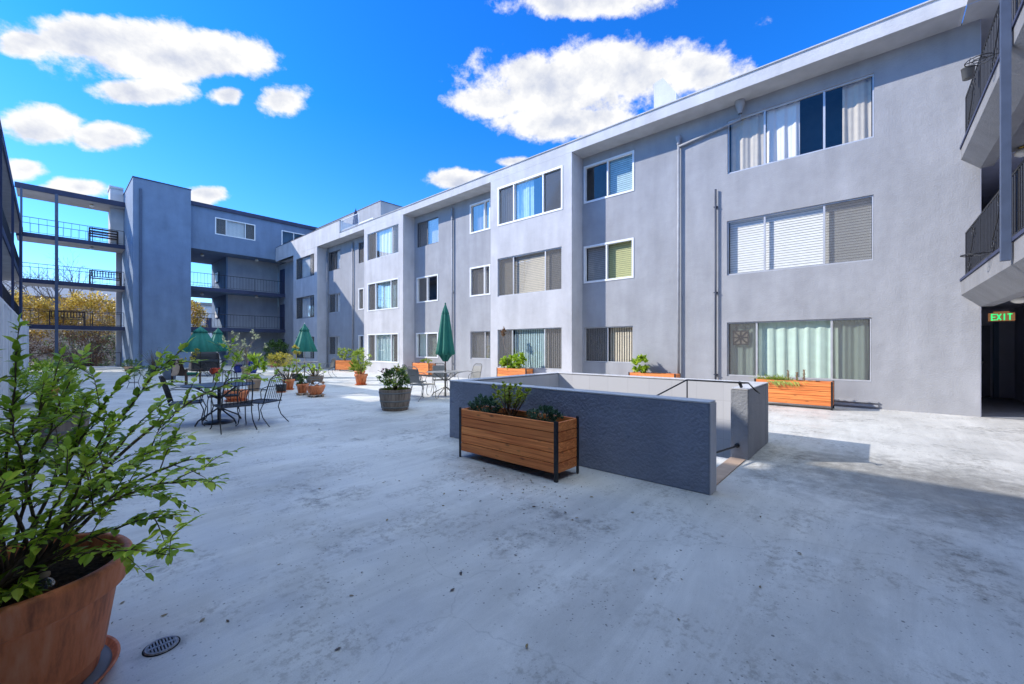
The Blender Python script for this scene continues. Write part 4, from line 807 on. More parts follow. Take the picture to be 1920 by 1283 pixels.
g = MB(); foliage(g, lp(p4, 0, .15, .82), (.2, .55, .22), 420, .14, .07, upb=.4, full=True); foliage(g, lp(p4, 0, -.25, .98), (.14, .22, .18), 130, .13, .06, upb=.4, full=True); g.build('foliage', 'leaf', p4)
g = MB(); b0 = lp(p4, 0, .35, .7); g.tube([b0, b0 + Vector((0,.08,.5)), b0 + Vector((0,.22,.9)), b0 + Vector((0,.22,1.2))], .015, 6); g.build('flower_stalk', 'gbark', p4)
g = MB(); foliage(g, b0 + Vector((0,.22,1.28)), (.08,.09,.2), 320, .05, .02); g.build('seed_head', 'rust', p4)
d5 = gp(868, 708); p5 = planter((d5.x + .2, d5.y, 0), 1.1, 'cedar planter with pink flowers, right behind the patio table with the tall parasol')
g = MB(); foliage(g, lp(p5, 0, 0, .80), (.2, .5, .16), 600, .06, .025, upb=.7); g.build('foliage', 'oleaf', p5); g = MB(); foliage(g, lp(p5, 0, .2, .88), (.2, .35, .14), 90, .05, .05); g.build('flowers', 'pink', p5)
d6 = gp(896, 703); p6 = planter((d6.x + .55, d6.y - .2, 0), .9, 'short cedar planter half hidden, left of the leafy planter by the bay')
g = MB(); foliage(g, lp(p6, 0, 0, .72), (.16, .3, .1), 300, .05, .02); g.build('foliage', 'oleaf', p6)
d7 = gp(790, 706); p7 = planter((d7.x + .3, d7.y + .2, 0), 1.35, 'cedar planter with low grass, left of the patio table with the tall parasol')
g = MB(); foliage(g, lp(p7, 0, -.2, .72), (.16, .4, .09), 320, .08, .02, upb=1); g.build('foliage', 'lime', p7)
d8 = gp(650, 696); p8 = planter((d8.x, d8.y, 0), 1.3, 'farthest cedar planter, with a pale leafy bush against the half shaded wall', R(25))
g = MB(); foliage(g, lp(p8, 0, .1, 1.05), (.3, .55, .32), 420, .10, .05); g.build('foliage', 'lime', p8); g = MB(); branches(g, lp(p8, 0, .1, .55), 1.05, (.3,.5,.3), 9); g.build('stems', 'stem', p8)
g = MB(); c = lp(p6, -.45, -.35, .12)
t = potted('low_planter', 'low dark pot of blue green groundcover beside the stairwell wall', 'planter', (c.x, c.y, 0), 'plain', .24, .22, 'darkpot'); foliage(g, t[1] + UP*.08, (.28,.3,.10), 420, .04, .02); g.build('foliage', 'bgreen', t[0])
# ---- wrought iron chairs and tables
def make_chair(m, seatm, label, loc, rz, slats=True):
    t = empty('patio_chair', loc, label, 'chair', 'wrought iron patio chairs', rz); kw = dict(parent=t, world=False); r = .0085
    g = MB(); g.box(-.235, .235, -.22, .23, .415, .425)
    for k in range(-2, 3): g.box(-.24, .24, k*.09-.01, k*.09+.01, .425, .43)
    g.build('seat', seatm, **kw)
    MB().tube([(-.24,-.23,.42),(.24,-.23,.42),(.25,.23,.43),(-.25,.23,.43),(-.24,-.23,.42)], .011, 6).build('seat_frame', m, **kw)
    g = MB(); g.tube([(-.22,-.22,.42),(-.22,-.27,.62),(-.20,-.34,.86),(-.12,-.37,.92),(.12,-.37,.92),(.20,-.34,.86),(.22,-.27,.62),(.22,-.22,.42)], .011, 6)
    g.build('back_frame', m, **kw); g = MB()
    for k in range(7):
        x = -.16 + k * .32 / 6; g.tube([(x,-.23,.45),(x,-.275,.62),(x,-.345,.86),(x,-.37,.91)], .005, 5)
    g.poly([(-.20,-.24,.48),(.20,-.24,.48),(.19,-.335,.85),(-.19,-.335,.85)], [(0,1,2,3)]) if not slats else None
    g.build('backrest', seatm if not slats else m, **kw)
    for s in (-1, 1):
        MB().tube([(s*.21,-.28,.66),(s*.27,-.16,.69),(s*.28,.10,.67),(s*.28,.20,.63),(s*.27,.23,.56),(s*.25,.20,.43)], r, 6).build('armrest', m, **kw)
        MB().tube([(s*.24,.22,.42),(s*.255,.27,.30),(s*.25,.24,.15),(s*.265,.25,.04),(s*.275,.29,.008)], r*1.1, 6).build('leg', m, **kw)
        MB().tube([(s*.22,-.22,.42),(s*.235,-.17,.30),(s*.24,-.22,.16),(s*.255,-.33,.04),(s*.26,-.37,.008)], r*1.1, 6).build('leg', m, **kw)
    return t
ch0 = make_chair('iron', 'ttop', 'x', (0, 0, 0), 0); chg = make_chair('giron', 'gttop', 'x', (0, 0, 0), 0, False); used = set()
def chair(proto, p, rz, label):
    o = proto if proto.name not in used else copy_tree(proto); used.add(proto.name); o.location = p; o.rotation_euler.z = rz; o['label'] = label; return o
def table(loc, r, m, tm, label):
    t = empty('patio_table', loc, label, 'table', 'round patio tables'); kw = dict(parent=t, world=False)
    MB().lathe((0,0,0), [(0,.712),(r-.01,.712),(r,.718),(r,.728),(r-.012,.733),(r-.02,.724),(0,.724)], 48).build('tabletop', tm, **kw)
    g = MB(); g.tube([(0,0,.02),(0,0,.71)], .03, 10)
    for k in range(4):
        a = k * math.pi / 2 + .4; c_, s_ = math.cos(a), math.sin(a); g.tube([(c_*.03,s_*.03,.46),(c_*.25,s_*.25,.60),(c_*r*.75,s_*r*.75,.705)], .012, 6)
    g.build('pedestal', m, **kw)
    for k in range(4):
        a = k * math.pi / 2 + .4; c_, s_ = math.cos(a), math.sin(a); MB().tube([(c_*.03,s_*.03,.28),(c_*.20,s_*.20,.19),(c_*.38,s_*.38,.10),(c_*.43,s_*.43,.03),(c_*.44,s_*.44,.008)], .014, 6).build('foot', m, **kw)
    return t
def toward(p, q): return math.atan2(-(q.x - p.x), q.y - p.y)      # local +Y points at q
T1 = gp(411, 793); tt1 = table(T1, .58, 'iron', 'ttop', 'round black wrought iron table at the left, nearest to the camera')
MB().lathe((T1.x, T1.y, .003), [(.24,0),(.235,.02),(.12,.05),(.05,.06),(.05,.012)], 28).build('domed_base', 'iron', tt1, True)
for (px, py, lab) in ((490, 795, 'black wrought iron chair at the right of the near black table'), (350, 798, 'black wrought iron chair at the left of the near black table'), (452, 812, 'black wrought iron chair on the camera side of the near black table'), (432, 762, 'black wrought iron chair tucked behind the near black table')):
    p = gp(px, py); d = (p - T1); 
    if d.length > .95: p = T1 + d.normalized() * .92
    chair(ch0, p, toward(p, T1), lab)
T2 = gp(835, 744); T2.z = 0; table(T2, .54, 'giron', 'gttop', 'round grey metal table carrying the tall closed green parasol')
for (a, lab) in ((128, 'grey metal chair at the left of the parasol table, seat toward the camera'), (60, 'grey metal chair behind the parasol table on its far side'), (-5, 'grey metal chair right of the parasol table, partly behind the stairwell wall'), (185, 'grey metal chair on the near side of the parasol table')):
    p = T2 + Vector((math.cos(R(a)), math.sin(R(a)), 0)) * .86; chair(chg, p, toward(p, T2), lab)
def parasol(loc, ztop, zbot, rb, label, m='green', fold=.16, pm='pole', zsplit=.86, tip=None):
    t = empty('parasol', loc, label, 'parasol', 'closed green parasols' if m == 'green' else None); x, y, z = loc; H = ztop - zbot
    MB().tube([(x,y,z+.01),(x,y,ztop)], .019, 8).build('pole', pm, t)
    zs = zbot + H * zsplit; P = [(rb*.14, zs+.02), (rb*.34, zs-H*.06), (rb*.67, zbot+H*.36), (rb, zbot+.01), (rb*.985, zbot)] if fold < .12 else [(rb*.16, zs+.01), (rb*.42, zs-H*.08), (rb*.62, zs-H*.35), (rb*.9, zbot+H*.12), (rb, zbot+H*.03), (rb*.86, zbot+.01)]
    MB().lathe((x, y, 0), P, 128, fold=fold, nf=8, ph=.3).build('canopy', m, t, True)
    MB().lathe((x, y, 0), [(.012, ztop), (rb*.26, zs+H*.03), (rb*.40, zs-H*.055), (rb*.38, zs-H*.06)], 96, fold=.12, nf=8, ph=.3).build('vent_cap', m, t, True)
    MB().lathe((x, y, ztop), [(.014,-.01),(.022,.0),(.022,.03),(0,.045)], 10).build('finial', tip or m, t, True)
    return t
pz = parasol((T2.x, T2.y, 0), 2.68, 1.20, .25, 'tall tightly closed green parasol standing in the grey table by the sunlit wall', fold=.14)
MB().lathe((T2.x, T2.y, 1.02), [(.06,0),(.10,.08),(.15,.16),(.21,.24)], 64, fold=.22, nf=7).build('gathered_hem', 'green', pz, True)
u1 = dp(376, 650, 20.4); u2 = dp(409, 650, 22.6); u3 = dp(571, 650, 19.2)
parasol((u1.x, u1.y, 0), 2.46, 1.19, .76, 'widest half folded green parasol, left one of the pair before the far walkways', zsplit=.82, fold=.10)
parasol((u2.x, u2.y, 0), 2.47, 1.19, .56, 'narrower half folded green parasol, right one of the pair before the far walkways', zsplit=.82, fold=.10)
parasol((u3.x, u3.y, 0), 2.52, 1.21, .54, 'half folded green parasol with a white tip before the third bay', zsplit=.80, fold=.10, pm='wpole', tip='whitepot')
table((u1.x, u1.y, 0), .75, 'iron', 'ttop', 'far black round table holding the widest green parasol')
table((u2.x, u2.y, 0), .6, 'iron', 'ttop', 'far black round table holding the narrower green parasol')
table((u3.x, u3.y, 0), .62, 'giron', 'gttop', 'far grey table holding the green parasol with the white tip')
p = gp(455, 699); chair(ch0, p, R(40), 'far black wrought iron chair beside the blue pots'); p = gp(393, 706); chair(ch0, p, R(200), 'black wrought iron chair in front of the far pair of parasols')
p = gp(612, 708); chair(chg, p, toward(p, Vector((u3.x, u3.y, 0))), 'pale metal chair right of the far grey table with its back raised')
# second seat: low sling chair against the shaded wall
p = gp(632, 694); t = empty('sling_chair', p, 'low grey reclining chair against the shaded wall by the farthest cedar planter', 'chair', None, R(70)); kw = dict(parent=t, world=False)
g = MB(); g.tube([(-.3,-.6,.5),(-.3,.5,.05)], .02, 6); g.tube([(.3,-.6,.5),(.3,.5,.05)], .02, 6); g.tube([(-.3,-.5,.02),(-.3,.35,.48)], .02, 6); g.tube([(.3,-.5,.02),(.3,.35,.48)], .02, 6); g.tube([(-.3,-.6,.5),(.3,-.6,.5)], .02, 6); g.build('frame', 'post', **kw)
g = MB(); g.poly([(-.28,-.58,.49),(.28,-.58,.49),(.28,.1,.22),(-.28,.1,.22),(.28,.4,.34),(-.28,.4,.34)], [(0,1,2,3),(3,2,4,5)]); g.build('sling', 'slatepot', **kw)
# covered barbecue
b = gp(385, 704); t = empty('covered_barbecue', b, 'bulky object under a black cover behind the pair of green parasols', 'barbecue'); g = MB()
b = dp(384, 650, 24.5); t.location = (b.x, b.y, 0); n = 28
g.v = []; 
for (z, s) in ((0.02, 1.0), (.35, .95), (.7, .92), (1.0, .86), (1.12, .7), (1.16, .3), (1.165, 0.01)):
    for j in range(n):
        q = 6.283 * j / n; cx_, sy_ = math.cos(q), math.sin(q); k = (abs(cx_)**4 + abs(sy_)**4) ** -.25; rr = s * k * (1 + .04 * math.sin(5*q + z*4)); g.v.append((b.x + cx_*rr*.75, b.y + sy_*rr*.45, z))
for i in range(6):
    for j in range(n): g.f.append((i*n+j, i*n+(j+1)%n, (i+1)*n+(j+1)%n, (i+1)*n+j))
g.build('cover', 'cover', t, True)
MB().box(b.x-.5, b.x+.5, b.y-.3, b.y+.3, .0, .3).build('cart', 'iron', t)
# navy closed parasol on the roof terrace
q = dp(667, 421, 26.6); parasol((q.x, q.y, 8.6), 10.35, 9.05, .22, 'closed navy blue parasol on the roof terrace beside the penthouse', 'bluec')
# ---- pots
def shrub(t, c, rad, n, L_, W_, m, nb=8, full=False, r=.006, name='foliage', base=None):
    g = MB(); branches(g, base or (c[0], c[1], c[2] - rad[2]), c[2], rad, nb, r); g.build('stems', 'stem', t); g = MB(); foliage(g, c, rad, n, L_, W_, full=full); return g.build(name, m, t)
d = gp(741, 768); t, s = potted('barrel_planter', 'weathered half barrel with a flowering shrub, standing alone in the middle of the patio', 'barrel planter', d, 'barrel', .36, .48, 'barrel', group='half barrel planters')
g = MB(); foliage(g, s + Vector((0,0,.03)), (.34,.34,.05), 900, .05, .006, upb=1.5); g.build('moss_fringe', 'lime', t)
shrub(t, s + Vector((-.02,.0,.30)), (.36,.36,.22), 620, .055, .032, 'dleaf', 22, True, .005, base=s); g = MB(); foliage(g, s + Vector((0,0,.34)), (.42,.42,.24), 260, .05, .028, full=True); g.build('young_leaves', 'lime', t)
g = MB()
for k in range(16): 
    e = s + Vector((random.uniform(-.5,.5), random.uniform(-.5,.5), random.uniform(.1,.5))); P = bez(s, s.lerp(e,.5)+UP*.2, e, 5); g.tube(P, .004, 4)
g.build('long_twigs', 'stem', t)
g = MB(); foliage(g, s + Vector((-.18,.12,.48)), (.10,.10,.04), 90, .03, .03); g.build('pink_flowers', 'pink', t); g = MB(); foliage(g, s + Vector((.08,0,.50)), (.10,.10,.05), 90, .03, .03); g.build('yellow_flowers', 'yleaf', t)
d = gp(677, 722); t, s = potted('potted_plant', 'terracotta pot with a tall yellow green leafy plant, left of the lone half barrel', 'potted plant', d, 'terra', .24, .40, 'terra', True, 'potted plants on the patio')
shrub(t, s + UP*.55, (.35,.35,.42), 420, .10, .045, 'lime', 12, base=s); g = MB(); foliage(g, s + UP*.15, (.3,.3,.12), 80, .28, .05, upb=.6); g.build('broad_leaves', 'lime', t)
d2_ = gp(671, 716); t, s = potted('potted_plant', 'second terracotta pot tucked behind the yellow green plant', 'potted plant', (d2_.x+.35, d2_.y+.5, 0), 'terra', .22, .42, 'terra', False, 'potted plants on the patio'); shrub(t, s + UP*.3, (.25,.25,.25), 160, .09, .04, 'lime', 6, base=s)
def caddy(t, loc, r):
    g = MB(); x, y = loc[0], loc[1]
    for k in (-1, 0, 1): g.box(x-r, x+r, y+k*r*.7-.035, y+k*r*.7+.035, .055, .072)
    for k in (-1, 1): g.box(x+k*r*.6-.03, x+k*r*.6+.03, y-r, y+r, .03, .054)
    for a in (-1, 1):
        for b_ in (-1, 1): g.box(x+a*r*.6-.03, x+a*r*.6+.03, y+b_*r*.7-.03, y+b_*r*.7+.03, .002, .029)
    g.build('wooden_caddy', 'tanpot', t)
d = gp(592, 744); t, s = potted('potted_plant', 'wide terracotta bowl heaped with pebbles and low succulents on a slatted caddy', 'potted plant', (d.x, d.y, .073), 'bowl', .25, .26, 'terra', False, 'potted plants on the patio'); caddy(t, d, .21)
g = MB()
for k in range(70): v = rv(); c = s + Vector((v.x*.2, v.y*.2, .02 + .09*(1 - (v.x**2 + v.y**2)))); g.lathe(c, [(0,-.02),(.025,-.008),(.028,.008),(0,.022)], 6)
g.build('pebbles', 'whitepot', t); g = MB(); foliage(g, s + UP*.08, (.2,.2,.06), 160, .05, .022); g.build('foliage', 'rust', t)
d = gp(567, 741); t, s = potted('potted_plant', 'small terracotta pot with dark succulent rosettes on a slatted caddy beside the pebble bowl', 'potted plant', (d.x, d.y, .073), 'terra', .17, .27, 'terra', False, 'potted plants on the patio'); caddy(t, d, .15); shrub(t, s + UP*.16, (.15,.15,.17), 200, .07, .035, 'dleaf', 8, base=s); g = MB(); foliage(g, s + UP*.24, (.13,.13,.08), 50, .06, .035); g.build('new_leaves', 'lime', t)
d = gp(527, 736); t, s = potted('potted_plant', 'small dark plastic pot of pebbles left of the terracotta pots', 'potted plant', d, 'plain', .165, .25, 'darkpot', True, 'potted plants on the patio')
g = MB()
for k in range(30): v = rv(); g.lathe(s + Vector((v.x*.12, v.y*.12, .03)), [(0,-.02),(.025,-.008),(.028,.008),(0,.022)], 6)
g.build('pebbles', 'whitepot', t)
d = gp(541, 731); t, s = potted('potted_plant', 'terracotta pot with red stemmed branching succulent behind the small dark pot', 'potted plant', d, 'terra', .19, .34, 'terra', True, 'potted plants on the patio')
g = MB(); lv = MB()
for k in range(16):
    a = random.uniform(0, 6.28); rr = random.uniform(.12, .5); e = s + Vector((math.cos(a)*rr, math.sin(a)*rr, random.uniform(.2,.5))); g.tube(bez(s, s.lerp(e,.5)-UP*.03, e, 4), .012, 5)
    for j in range(26): q = 6.28*random.random(); lv.qleaf(e, Vector((math.cos(q), math.sin(q), random.uniform(.0,1.4))), UP, .10, .04)
g.build('stems', 'stem', t); lv.build('rosettes', 'leaf', t)
d = gp(590, 717); t, s = potted('barrel_planter', 'low weathered half barrel of bright green succulents behind the pebble bowl', 'barrel planter', d, 'barrel', .34, .26, 'barrel', group='half barrel planters')
g = MB(); lv = MB()
for k in range(22):
    a = random.uniform(0, 6.28); rr = random.uniform(.1, .42); e = s + Vector((math.cos(a)*rr, math.sin(a)*rr, random.uniform(.15,.5))); g.tube(bez(s + Vector((math.cos(a), math.sin(a), 0))*.1, s.lerp(e,.5)+UP*.03, e, 4), .011, 5)
    for j in range(22): q = 6.28*random.random(); lv.qleaf(e, Vector((math.cos(q), math.sin(q), random.uniform(.0,1.4))), UP, .10, .042)
g.build('stems', 'stem', t); lv.build('rosettes', 'leaf', t)
d = gp(556, 714); t, s = potted('potted_plant', 'dark pot with a tall yellow rosette plant between the succulent pots', 'potted plant', (d.x, d.y, 0), 'plain', .2, .3, 'darkpot', False, 'potted plants on the patio'); shrub(t, s + UP*.35, (.2,.2,.3), 200, .08, .035, 'lime', 8, base=s); g = MB(); foliage(g, s + UP*1.05, (.12,.12,.2), 140, .09, .04); g.tube([s, s + UP*1.0], .014, 5); g.build('tall_rosette', 'yleaf', t)
d = gp(524, 703); t, s = potted('potted_plant', 'white pot with a bright yellow feathery shrub near the far parasol', 'potted plant', d, 'plain', .28, .42, 'whitepot', False, 'potted plants on the patio'); shrub(t, s + UP*.35, (.62,.62,.38), 1300, .10, .02, 'yleaf', 16, base=s); g = MB(); foliage(g, s + Vector((-.3,-.1,.15)), (.3,.3,.12), 70, .06, .05); g.build('flowers', 'pink', t)
d = gp(476, 733); t, s = potted('potted_plant', 'large tan pot of mossy soil behind the near black table', 'potted plant', d, 'terra', .23, .42, 'tanpot', False, 'potted plants on the patio'); g = MB(); foliage(g, s + UP*.03, (.2,.2,.05), 200, .06, .01, upb=1); g.build('foliage', 'lime', t)
g = MB(); foliage(g, s + UP*.35, (.16,.16,.3), 70, .20, .05, upb=.8, full=True); foliage(g, s + Vector((.15,-.1,.5)), (.3,.3,.12), 60, .16, .06, full=True); g.build('broad_leaves', 'leaf', t)
d = gp(443, 752); t, s = potted('potted_plant', 'wide terracotta bowl partly hidden under the near black table', 'potted plant', d, 'bowl', .29, .27, 'terra', True, 'potted plants on the patio'); g = MB(); foliage(g, s + UP*.05, (.22,.22,.05), 90, .06, .02); g.build('foliage', 'dleaf', t)
d = gp(404, 702); t, s = potted('potted_plant', 'squat orange red pot by the black covered barbecue', 'potted plant', d, 'round', .27, .32, 'red', False, 'potted plants on the patio')
for (px, py, r, h, lab) in ((447, 699, .22, .45, 'cobalt blue glazed pot, left one of the two under the silvery tree'), (474, 700, .24, .62, 'taller cobalt blue glazed pot with strappy leaves, right of the silvery tree')):
    d = gp(px, py); t, s = potted('potted_plant', lab, 'potted plant', d, 'round', r, h, 'bluepot', False, 'potted plants on the patio'); g = MB(); foliage(g, s + UP*.35, (.22,.22,.3), 90, .32, .035, upb=1.6); g.build('foliage', 'leaf', t); g = MB(); foliage(g, s + Vector((-.1,-.1,.05)), (.2,.2,.06), 40, .05, .05); g.build('flowers', 'pink', t)
d = gp(462, 703); t, s = potted('potted_tree', 'slender potted tree with silvery olive leaves before the far walkways', 'potted tree', d, 'terra', .25, .42, 'tanpot', False, 'potted plants on the patio')
g = MB(); g.tube([s, s + Vector((.03,0,.5)), s + Vector((-.03,.05,1.0))], .022, 7); lv = MB(); tp = s + Vector((-.03,.05,1.0))
for k in range(26):
    v = rv(); e = s + Vector((v.x*1.05, v.y*1.05, 1.25 + v.z*.85)); b_ = s.lerp(tp, random.uniform(.3, 1)); g.tube(bez(b_, b_.lerp(e,.5)+UP*.12, e, 4), [.01,.008,.006,.005,.003], 5); foliage(lv, e, (.16,.16,.13), 62, .055, .03)
g.build('trunk', 'gbark', t); lv.build('crown', 'oleaf', t)
d = gp(318, 712); t, s = potted('potted_plant', 'slate blue pot with a yellow flowering plant in front of the tower', 'potted plant', d, 'plain', .27, .5, 'slatepot', False, 'potted plants on the patio'); shrub(t, s + UP*.3, (.4,.4,.3), 300, .10, .05, 'leaf', 10, base=s); g = MB(); foliage(g, s + Vector((.85,-.55,.75)), (.14,.14,.13), 90, .07, .05); foliage(g, s + Vector((.6,-.5,.45)), (.18,.18,.1), 70, .07, .05); g.tube([s, s + Vector((.6,-.4,.4)), s + Vector((.85,-.55,.75))], .01, 5); g.build('flower_heads', 'yleaf', t)
d = gp(288, 700); t, s = potted('potted_plant', 'dark pot with a wispy leafless twiggy shrub against the tower', 'potted plant', d, 'plain', .25, .35, 'darkpot', False, 'potted plants on the patio'); g = MB()
for k in range(70): v = rv(); e = s + Vector((v.x*.75, v.y*.75, .65+v.z*.55)); g.tube(bez(s, s.lerp(e,.5)+UP*.1+rv()*.1, e, 4), [.007,.005,.004,.003,.002], 4)
g.build('twigs', 'stem', t); g = MB(); foliage(g, s + UP*.7, (.7,.7,.5), 160, .045, .02); g.build('foliage', 'dleaf', t)
d = gp(244, 695); t, s = potted('potted_plant', 'round clipped dark green bush in a brown pot at the tower corner', 'potted plant', d, 'plain', .3, .25, 'tanpot', False, 'potted plants on the patio'); shrub(t, s + UP*.2, (.42,.42,.28), 900, .06, .03, 'dleaf', 6, base=s)
d = gp(251, 728); t = empty('plant_stand', d, 'thin black iron plant stand holding a dark spreading plant', 'plant stand'); g = MB()
for k in range(3):
    a = k * 2.1 + .5; c_, s_ = math.cos(a), math.sin(a); g.tube([d + Vector((c_*.17,s_*.17,.62)), d + Vector((c_*.22,s_*.22,.45)), d + Vector((c_*.13,s_*.13,.2)), d + Vector((c_*.2,s_*.2,.005))], .008, 5)
ring = lambda r, z: [d + Vector((math.cos(q)*r, math.sin(q)*r, z)) for q in [k*.524 for k in range(13)]]
g.tube(ring(.17,.62), .008, 5); g.tube(ring(.13,.2), .006, 5); g.build('frame', 'iron', t)
t, s = potted('potted_plant', 'dark leaved spreading plant on the thin iron plant stand', 'potted plant', (d.x, d.y, .56), 'plain', .14, .14, 'darkpot', False, 'potted plants on the patio'); shrub(t, s + Vector((.25,-.15,-.08)), (.5,.4,.22), 420, .06, .03, 'dleaf', 16, base=s)
d = gp(88, 757); t, s = potted('potted_plant', 'terracotta pot with a dense green bush beside the white board fence', 'potted plant', d, 'terra', .22, .40, 'terra', False, 'potted plants on the patio'); shrub(t, s + UP*.32, (.62,.62,.42), 1500, .07, .032, 'leaf', 26, base=s, full=True)
d = gp(116, 832); t, s = potted('barrel_planter', 'weathered half barrel behind the big foreground shrub at the left', 'barrel planter', d, 'barrel', .30, .44, 'barrel', group='half barrel planters'); shrub(t, s + UP*.22, (.34,.34,.22), 500, .06, .03, 'leaf', 14, base=s, full=True)
d = gp(534, 694); t, s = potted('potted_plant', 'dark bushy evergreen in a black pot under the far walkway', 'potted plant', (11.2, 33.2, 0), 'plain', .4, .45, 'darkpot', False, 'potted plants on the patio'); shrub(t, s + UP*.75, (.85,.85,.75), 1500, .13, .06, 'dleaf', 14, base=s)
# ---- wooden garden chair with cushion and draped cloth
d = gp(350, 722); t = empty('garden_chair', d, 'dark wooden armchair with a green cushion and beige cloth, left of the near black table', 'chair', None, R(-60)); kw = dict(parent=t, world=False)
g = MB()
for k in range(5): g.box(-.27, .27, -.25+k*.105, -.16+k*.105, .36, .38)
g.build('seat', 'benchw', **kw); g = MB(); m3 = Matrix.Rotation(R(-18), 3, 'X')
for k in range(5): g.obox((-.22+k*.11, -.33, .66), (.09, .02, .62), Matrix.Rotation(R(18), 3, 'X'))
g.build('backrest', 'benchw', **kw)
for s_ in (-1, 1):
    MB().box(s_*.33-.05, s_*.33+.05, -.33, .33, .58, .60).build('armrest', 'benchw', **kw); MB().box(s_*.31-.02, s_*.31+.02, .24, .29, .0, .58).build('leg', 'benchw', **kw); MB().box(s_*.31-.02, s_*.31+.02, -.32, -.27, .0, .58).build('leg', 'benchw', **kw)
MB().box(-.24, .24, -.22, .26, .382, .47).build('cushion', 'cushg', bevel=.03, **kw)
g = MB()
for j in range(9):
    for i in range(9): u, v = i/8, j/8; g.v.append((-.2 + u*.42 + .02*math.sin(v*9), -.36 - .02 + .05*math.sin(u*8+v*3) - v*.06, .98 - v*.55 - .06*math.sin(u*5)))
for j in range(8):
    for i in range(8): a = j*9+i; g.f.append((a, a+1, a+10, a+9))
c = g.build('draped_cloth', 'beige', smooth=True, **kw)
# ---- benches on the far gallery
def bench(xc, y, z, ln, slats, label):
    t = empty('gallery_bench', (xc, y, z), label, 'bench', 'benches on the far gallery'); kw = dict(parent=t, world=False); L2 = ln/2
    g = MB()
    for k in range(4): g.box(-L2, L2, -.22+k*.12, -.12+k*.12, .42, .45)
    g.build('seat', 'benchw', **kw); g = MB()
    if slats == 'h':
        for zz in (.50, .68, .86): g.box(-L2, L2, -.27, -.24, zz, zz+.11)
    else:
        g.box(-L2, L2, -.27, -.23, .88, .95); g.box(-L2, L2, -.27, -.23, .50, .55); n = int(ln/.13)
        for k in range(n): x = -L2+.08 + k*(ln-.16)/(n-1); g.box(x-.025, x+.025, -.26, -.24, .55, .88)
    g.build('backrest', 'benchw', **kw)
    for sx in (-1, 1):
        for yy in (-.27, .2): MB().box(sx*L2-.035, sx*L2+.035, yy, yy+.06, 0, .95 if yy < 0 else .62).build('leg', 'benchw', **kw)
        MB().box(sx*L2-.04, sx*L2+.04, -.2, .28, .62, .66).build('armrest', 'benchw', **kw)
bench((XonY(167,40)+XonY(220,40))/2, 40.0, 8.55, XonY(220,40)-XonY(167,40), 'h', 'dark wooden bench with three broad back boards on the topmost far gallery')
bench((XonY(167,40)+XonY(227,40))/2, 40.0, 5.69, XonY(225,40)-XonY(167,40), 'v', 'dark wooden bench with slatted back on the third level of the far gallery')
bench((XonY(93,40)+XonY(158,40))/2, 40.0, 2.83, XonY(158,40)-XonY(93,40), 'v', 'dark wooden bench with slatted back behind the post, lowest gallery level')
# ---- drain
d = gp(303, 1212); t = empty('floor_drain', (d.x, d.y, 0), 'round metal floor drain grate set in the patio near the big pot', 'drain'); R_ = .060
MB().lathe((d.x, d.y, .001), [(0,.0012),(R_+.006,.0012),(R_+.012,0)], 40).build('sump', 'black', t)
g = MB(); g.lathe((d.x, d.y, .003), [(R_-.008,.0),(R_-.008,.005),(R_+.002,.005),(R_+.006,.0)], 40)
for k in range(-4, 5):
    x = k*.0122; hh = math.sqrt(max(0, (R_-.006)**2 - x*x)); 
    for (a, b_) in ((-hh, -.008), (.008, hh)): g.obox((d.x+x, d.y+(a+b_)/2, .006), (.0065, abs(b_-a), .004), Matrix.Identity(3))
g.obox((d.x, d.y, .0065), ((R_-.006)*2, .013, .004), Matrix.Identity(3))
g.build('grate', 'grate', t)
# ---- leaf litter, grit
g = MB()
def lit(x, y, s):
    a = random.uniform(0, 6.28); g.leaf(Vector((x, y, .004 + s*.06)), Vector((math.cos(a), math.sin(a), random.uniform(-.05,.15))), UP + rv()*.3, s, s*random.uniform(.3,.55), random.uniform(-.2,.3))
for k in range(460):
    if k < 230: x, y = random.gauss(3.2, .45), random.gauss(2.9, .75)
    else: x, y = random.uniform(-.6, 6), random.uniform(.2, 8)
    if 3.55 < x < 4.5 and 1.2 < y < 5.2 or x > 4.2 and 1.1 < y < 5.2: continue
    lit(x, y, random.choice([.012,.016,.02,.028,.038]))
for (px, py) in ((985,912),(997,906),(430,1168),(300,1158),(385,1160),(722,905),(640,1215),(1090,915)): q = gp(px, py); lit(q.x, q.y, .035)
tag(g.build('leaf_litter', 'litter'), 'small dry leaves and grit scattered over the near patio', 'leaf litter', kind='stuff')
# ============================================================ garden behind the far wing
def tree(loc, h, r, label, leafm=None, n=0, L_=.2, bark='gbark', seed=1, name='bare_tree', nb=5, grp='trees behind the far gallery'):
    random.seed(seed); t = empty(name, loc, label, 'tree' if name.endswith('tree') else 'bush', grp); g = MB(); b0 = Vector(loc); ends = []
    def grow(p, d, ln, rr, dep):
        e = p + d * ln; m_ = p.lerp(e, .5) + rv() * ln * .1; g.tube([p, m_, e], [rr, rr*.85, rr*.65], 5 if dep else 7, cap=False)
        if dep >= nb: ends.append(e); return
        for _ in range(3 if dep < 3 else 2):
            grow(e, (d + rv()*.75 + UP*.12).normalized(), ln * random.uniform(.6, .85), rr * .6, dep + 1)
    grow(b0, UP, h * .27, h * .018, 0); g.build('trunk', bark, t)
    if leafm:
        lv = MB()
        for k in range(n): e = random.choice(ends); lv.qleaf(e + rv() * r * .28, rv(), UP + rv(), L_ * random.uniform(.6, 1.2), L_ * .6)
        lv.build('crown', leafm, t)
    return t
G0 = -.5
tree((-4.5, 52, G0), 11, 4, 'tall bare branched tree at the far left behind the gallery', seed=3, nb=7)
tree((1.5, 56, G0), 10.5, 4, 'tall bare branched tree behind the middle of the far gallery', seed=5, nb=7)
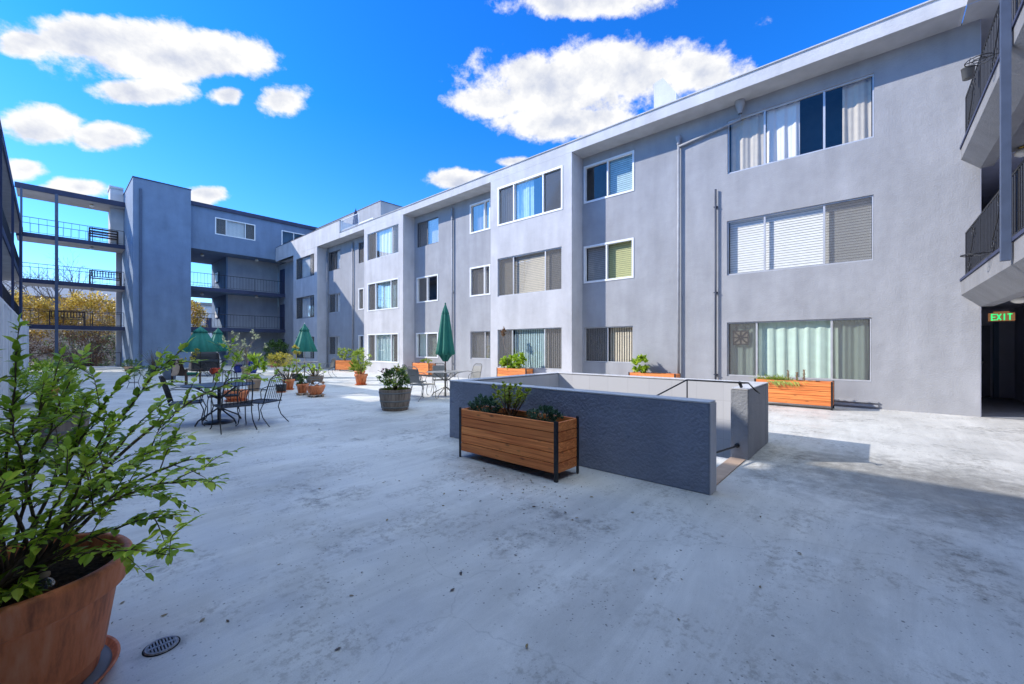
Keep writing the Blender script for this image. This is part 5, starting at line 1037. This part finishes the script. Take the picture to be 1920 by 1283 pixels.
tree((-1.8, 49, G0), 7.5, 3, 'smaller bare tree with pale forked trunk behind the gallery post', seed=8, nb=7)
tree((2.6, 47, G0), 4.6, 2, 'low bare tree with slanting pale trunk at ground level by the tower', seed=9, nb=6)
def bush(loc, rad, m, n, L_, label, name='bush', seed=1, st=14):
    random.seed(seed); t = empty(name, (loc[0], loc[1], G0), label, 'bush', 'bushes in the garden behind the gallery'); g = MB(); foliage(g, loc, rad, n, L_, L_*.55); g.build('foliage', m, t)
    g = MB(); branches(g, (loc[0], loc[1], G0), loc[2], rad, st, .03); g.build('stems', 'gbark', t)
bush((-1.6, 46.5, 3.5), (2.7, 1.4, 1.8), 'gold', 5200, .16, 'golden blossoming shrub at the left behind the lowest gallery rail', seed=11)
bush((2.3, 48, 4.0), (2.4, 1.4, 1.8), 'gold', 4800, .16, 'golden blossoming shrub at the right behind the lowest gallery rail', seed=12)
bush((9.0, 50, 3.6), (1.5, 1.2, 2.6), 'gold', 4000, .18, 'upright golden tree like shrub seen through the passage right of the tower', seed=13)
bush((-2.0, 45.0, 1.2), (2.3, 1.0, 1.2), 'rust', 2400, .12, 'tangled russet undergrowth at the left of the garden', seed=14, st=40)
bush((1.8, 45.5, 1.3), (2.4, 1.0, 1.4), 'rust', 2600, .12, 'tangled russet undergrowth near the tower end of the garden', seed=15, st=50)
bush((-2.9, 43.8, .8), (1.1, .7, 1.1), 'dleaf', 1600, .11, 'dark green bush low beside the white board fence end', seed=16)
bush((-.3, 44.2, .0), (1.2, .6, .55), 'leaf', 1000, .11, 'low green bush at deck level behind the gallery post', seed=17)
bush((2.6, 50.5, 1.0), (3.0, 1.0, 1.7), 'dleaf', 2400, .15, 'dark green hedge filling the back of the garden', seed=18)
bush((9.5, 46, .3), (1.8, 1.0, 1.0), 'dleaf', 1200, .13, 'dark green bush seen through the ground floor passage', seed=19)
t = empty('neighbour_house', (2, 70, 4), 'grey roofed pale house far behind the bare trees', 'house'); MB().box(-3, 9, 68, 76, -.4, 7.0).build('wall', 'tanpot', t); g = MB(); g.prism([(67.4, 6.9), (72, 9.0), (76.6, 6.9)], -3.6, 9.6, 'X'); g.build('roof', 'roofg', t)
t2 = empty('neighbour_house', (20, 62, 4), 'pale flat roofed house seen through the passage beside the golden shrub', 'house'); MB().box(11, 22, 60, 68, -.4, 6.4).build('wall', 'whitepot', t2); MB().box(10.8, 22.2, 59.8, 68.2, 6.4, 6.7).build('roof', 'roofg', t2); MB().box(12.5, 14, 59.95, 59.99, 3.6, 4.9).build('window', 'navy', t2)
random.seed(99)
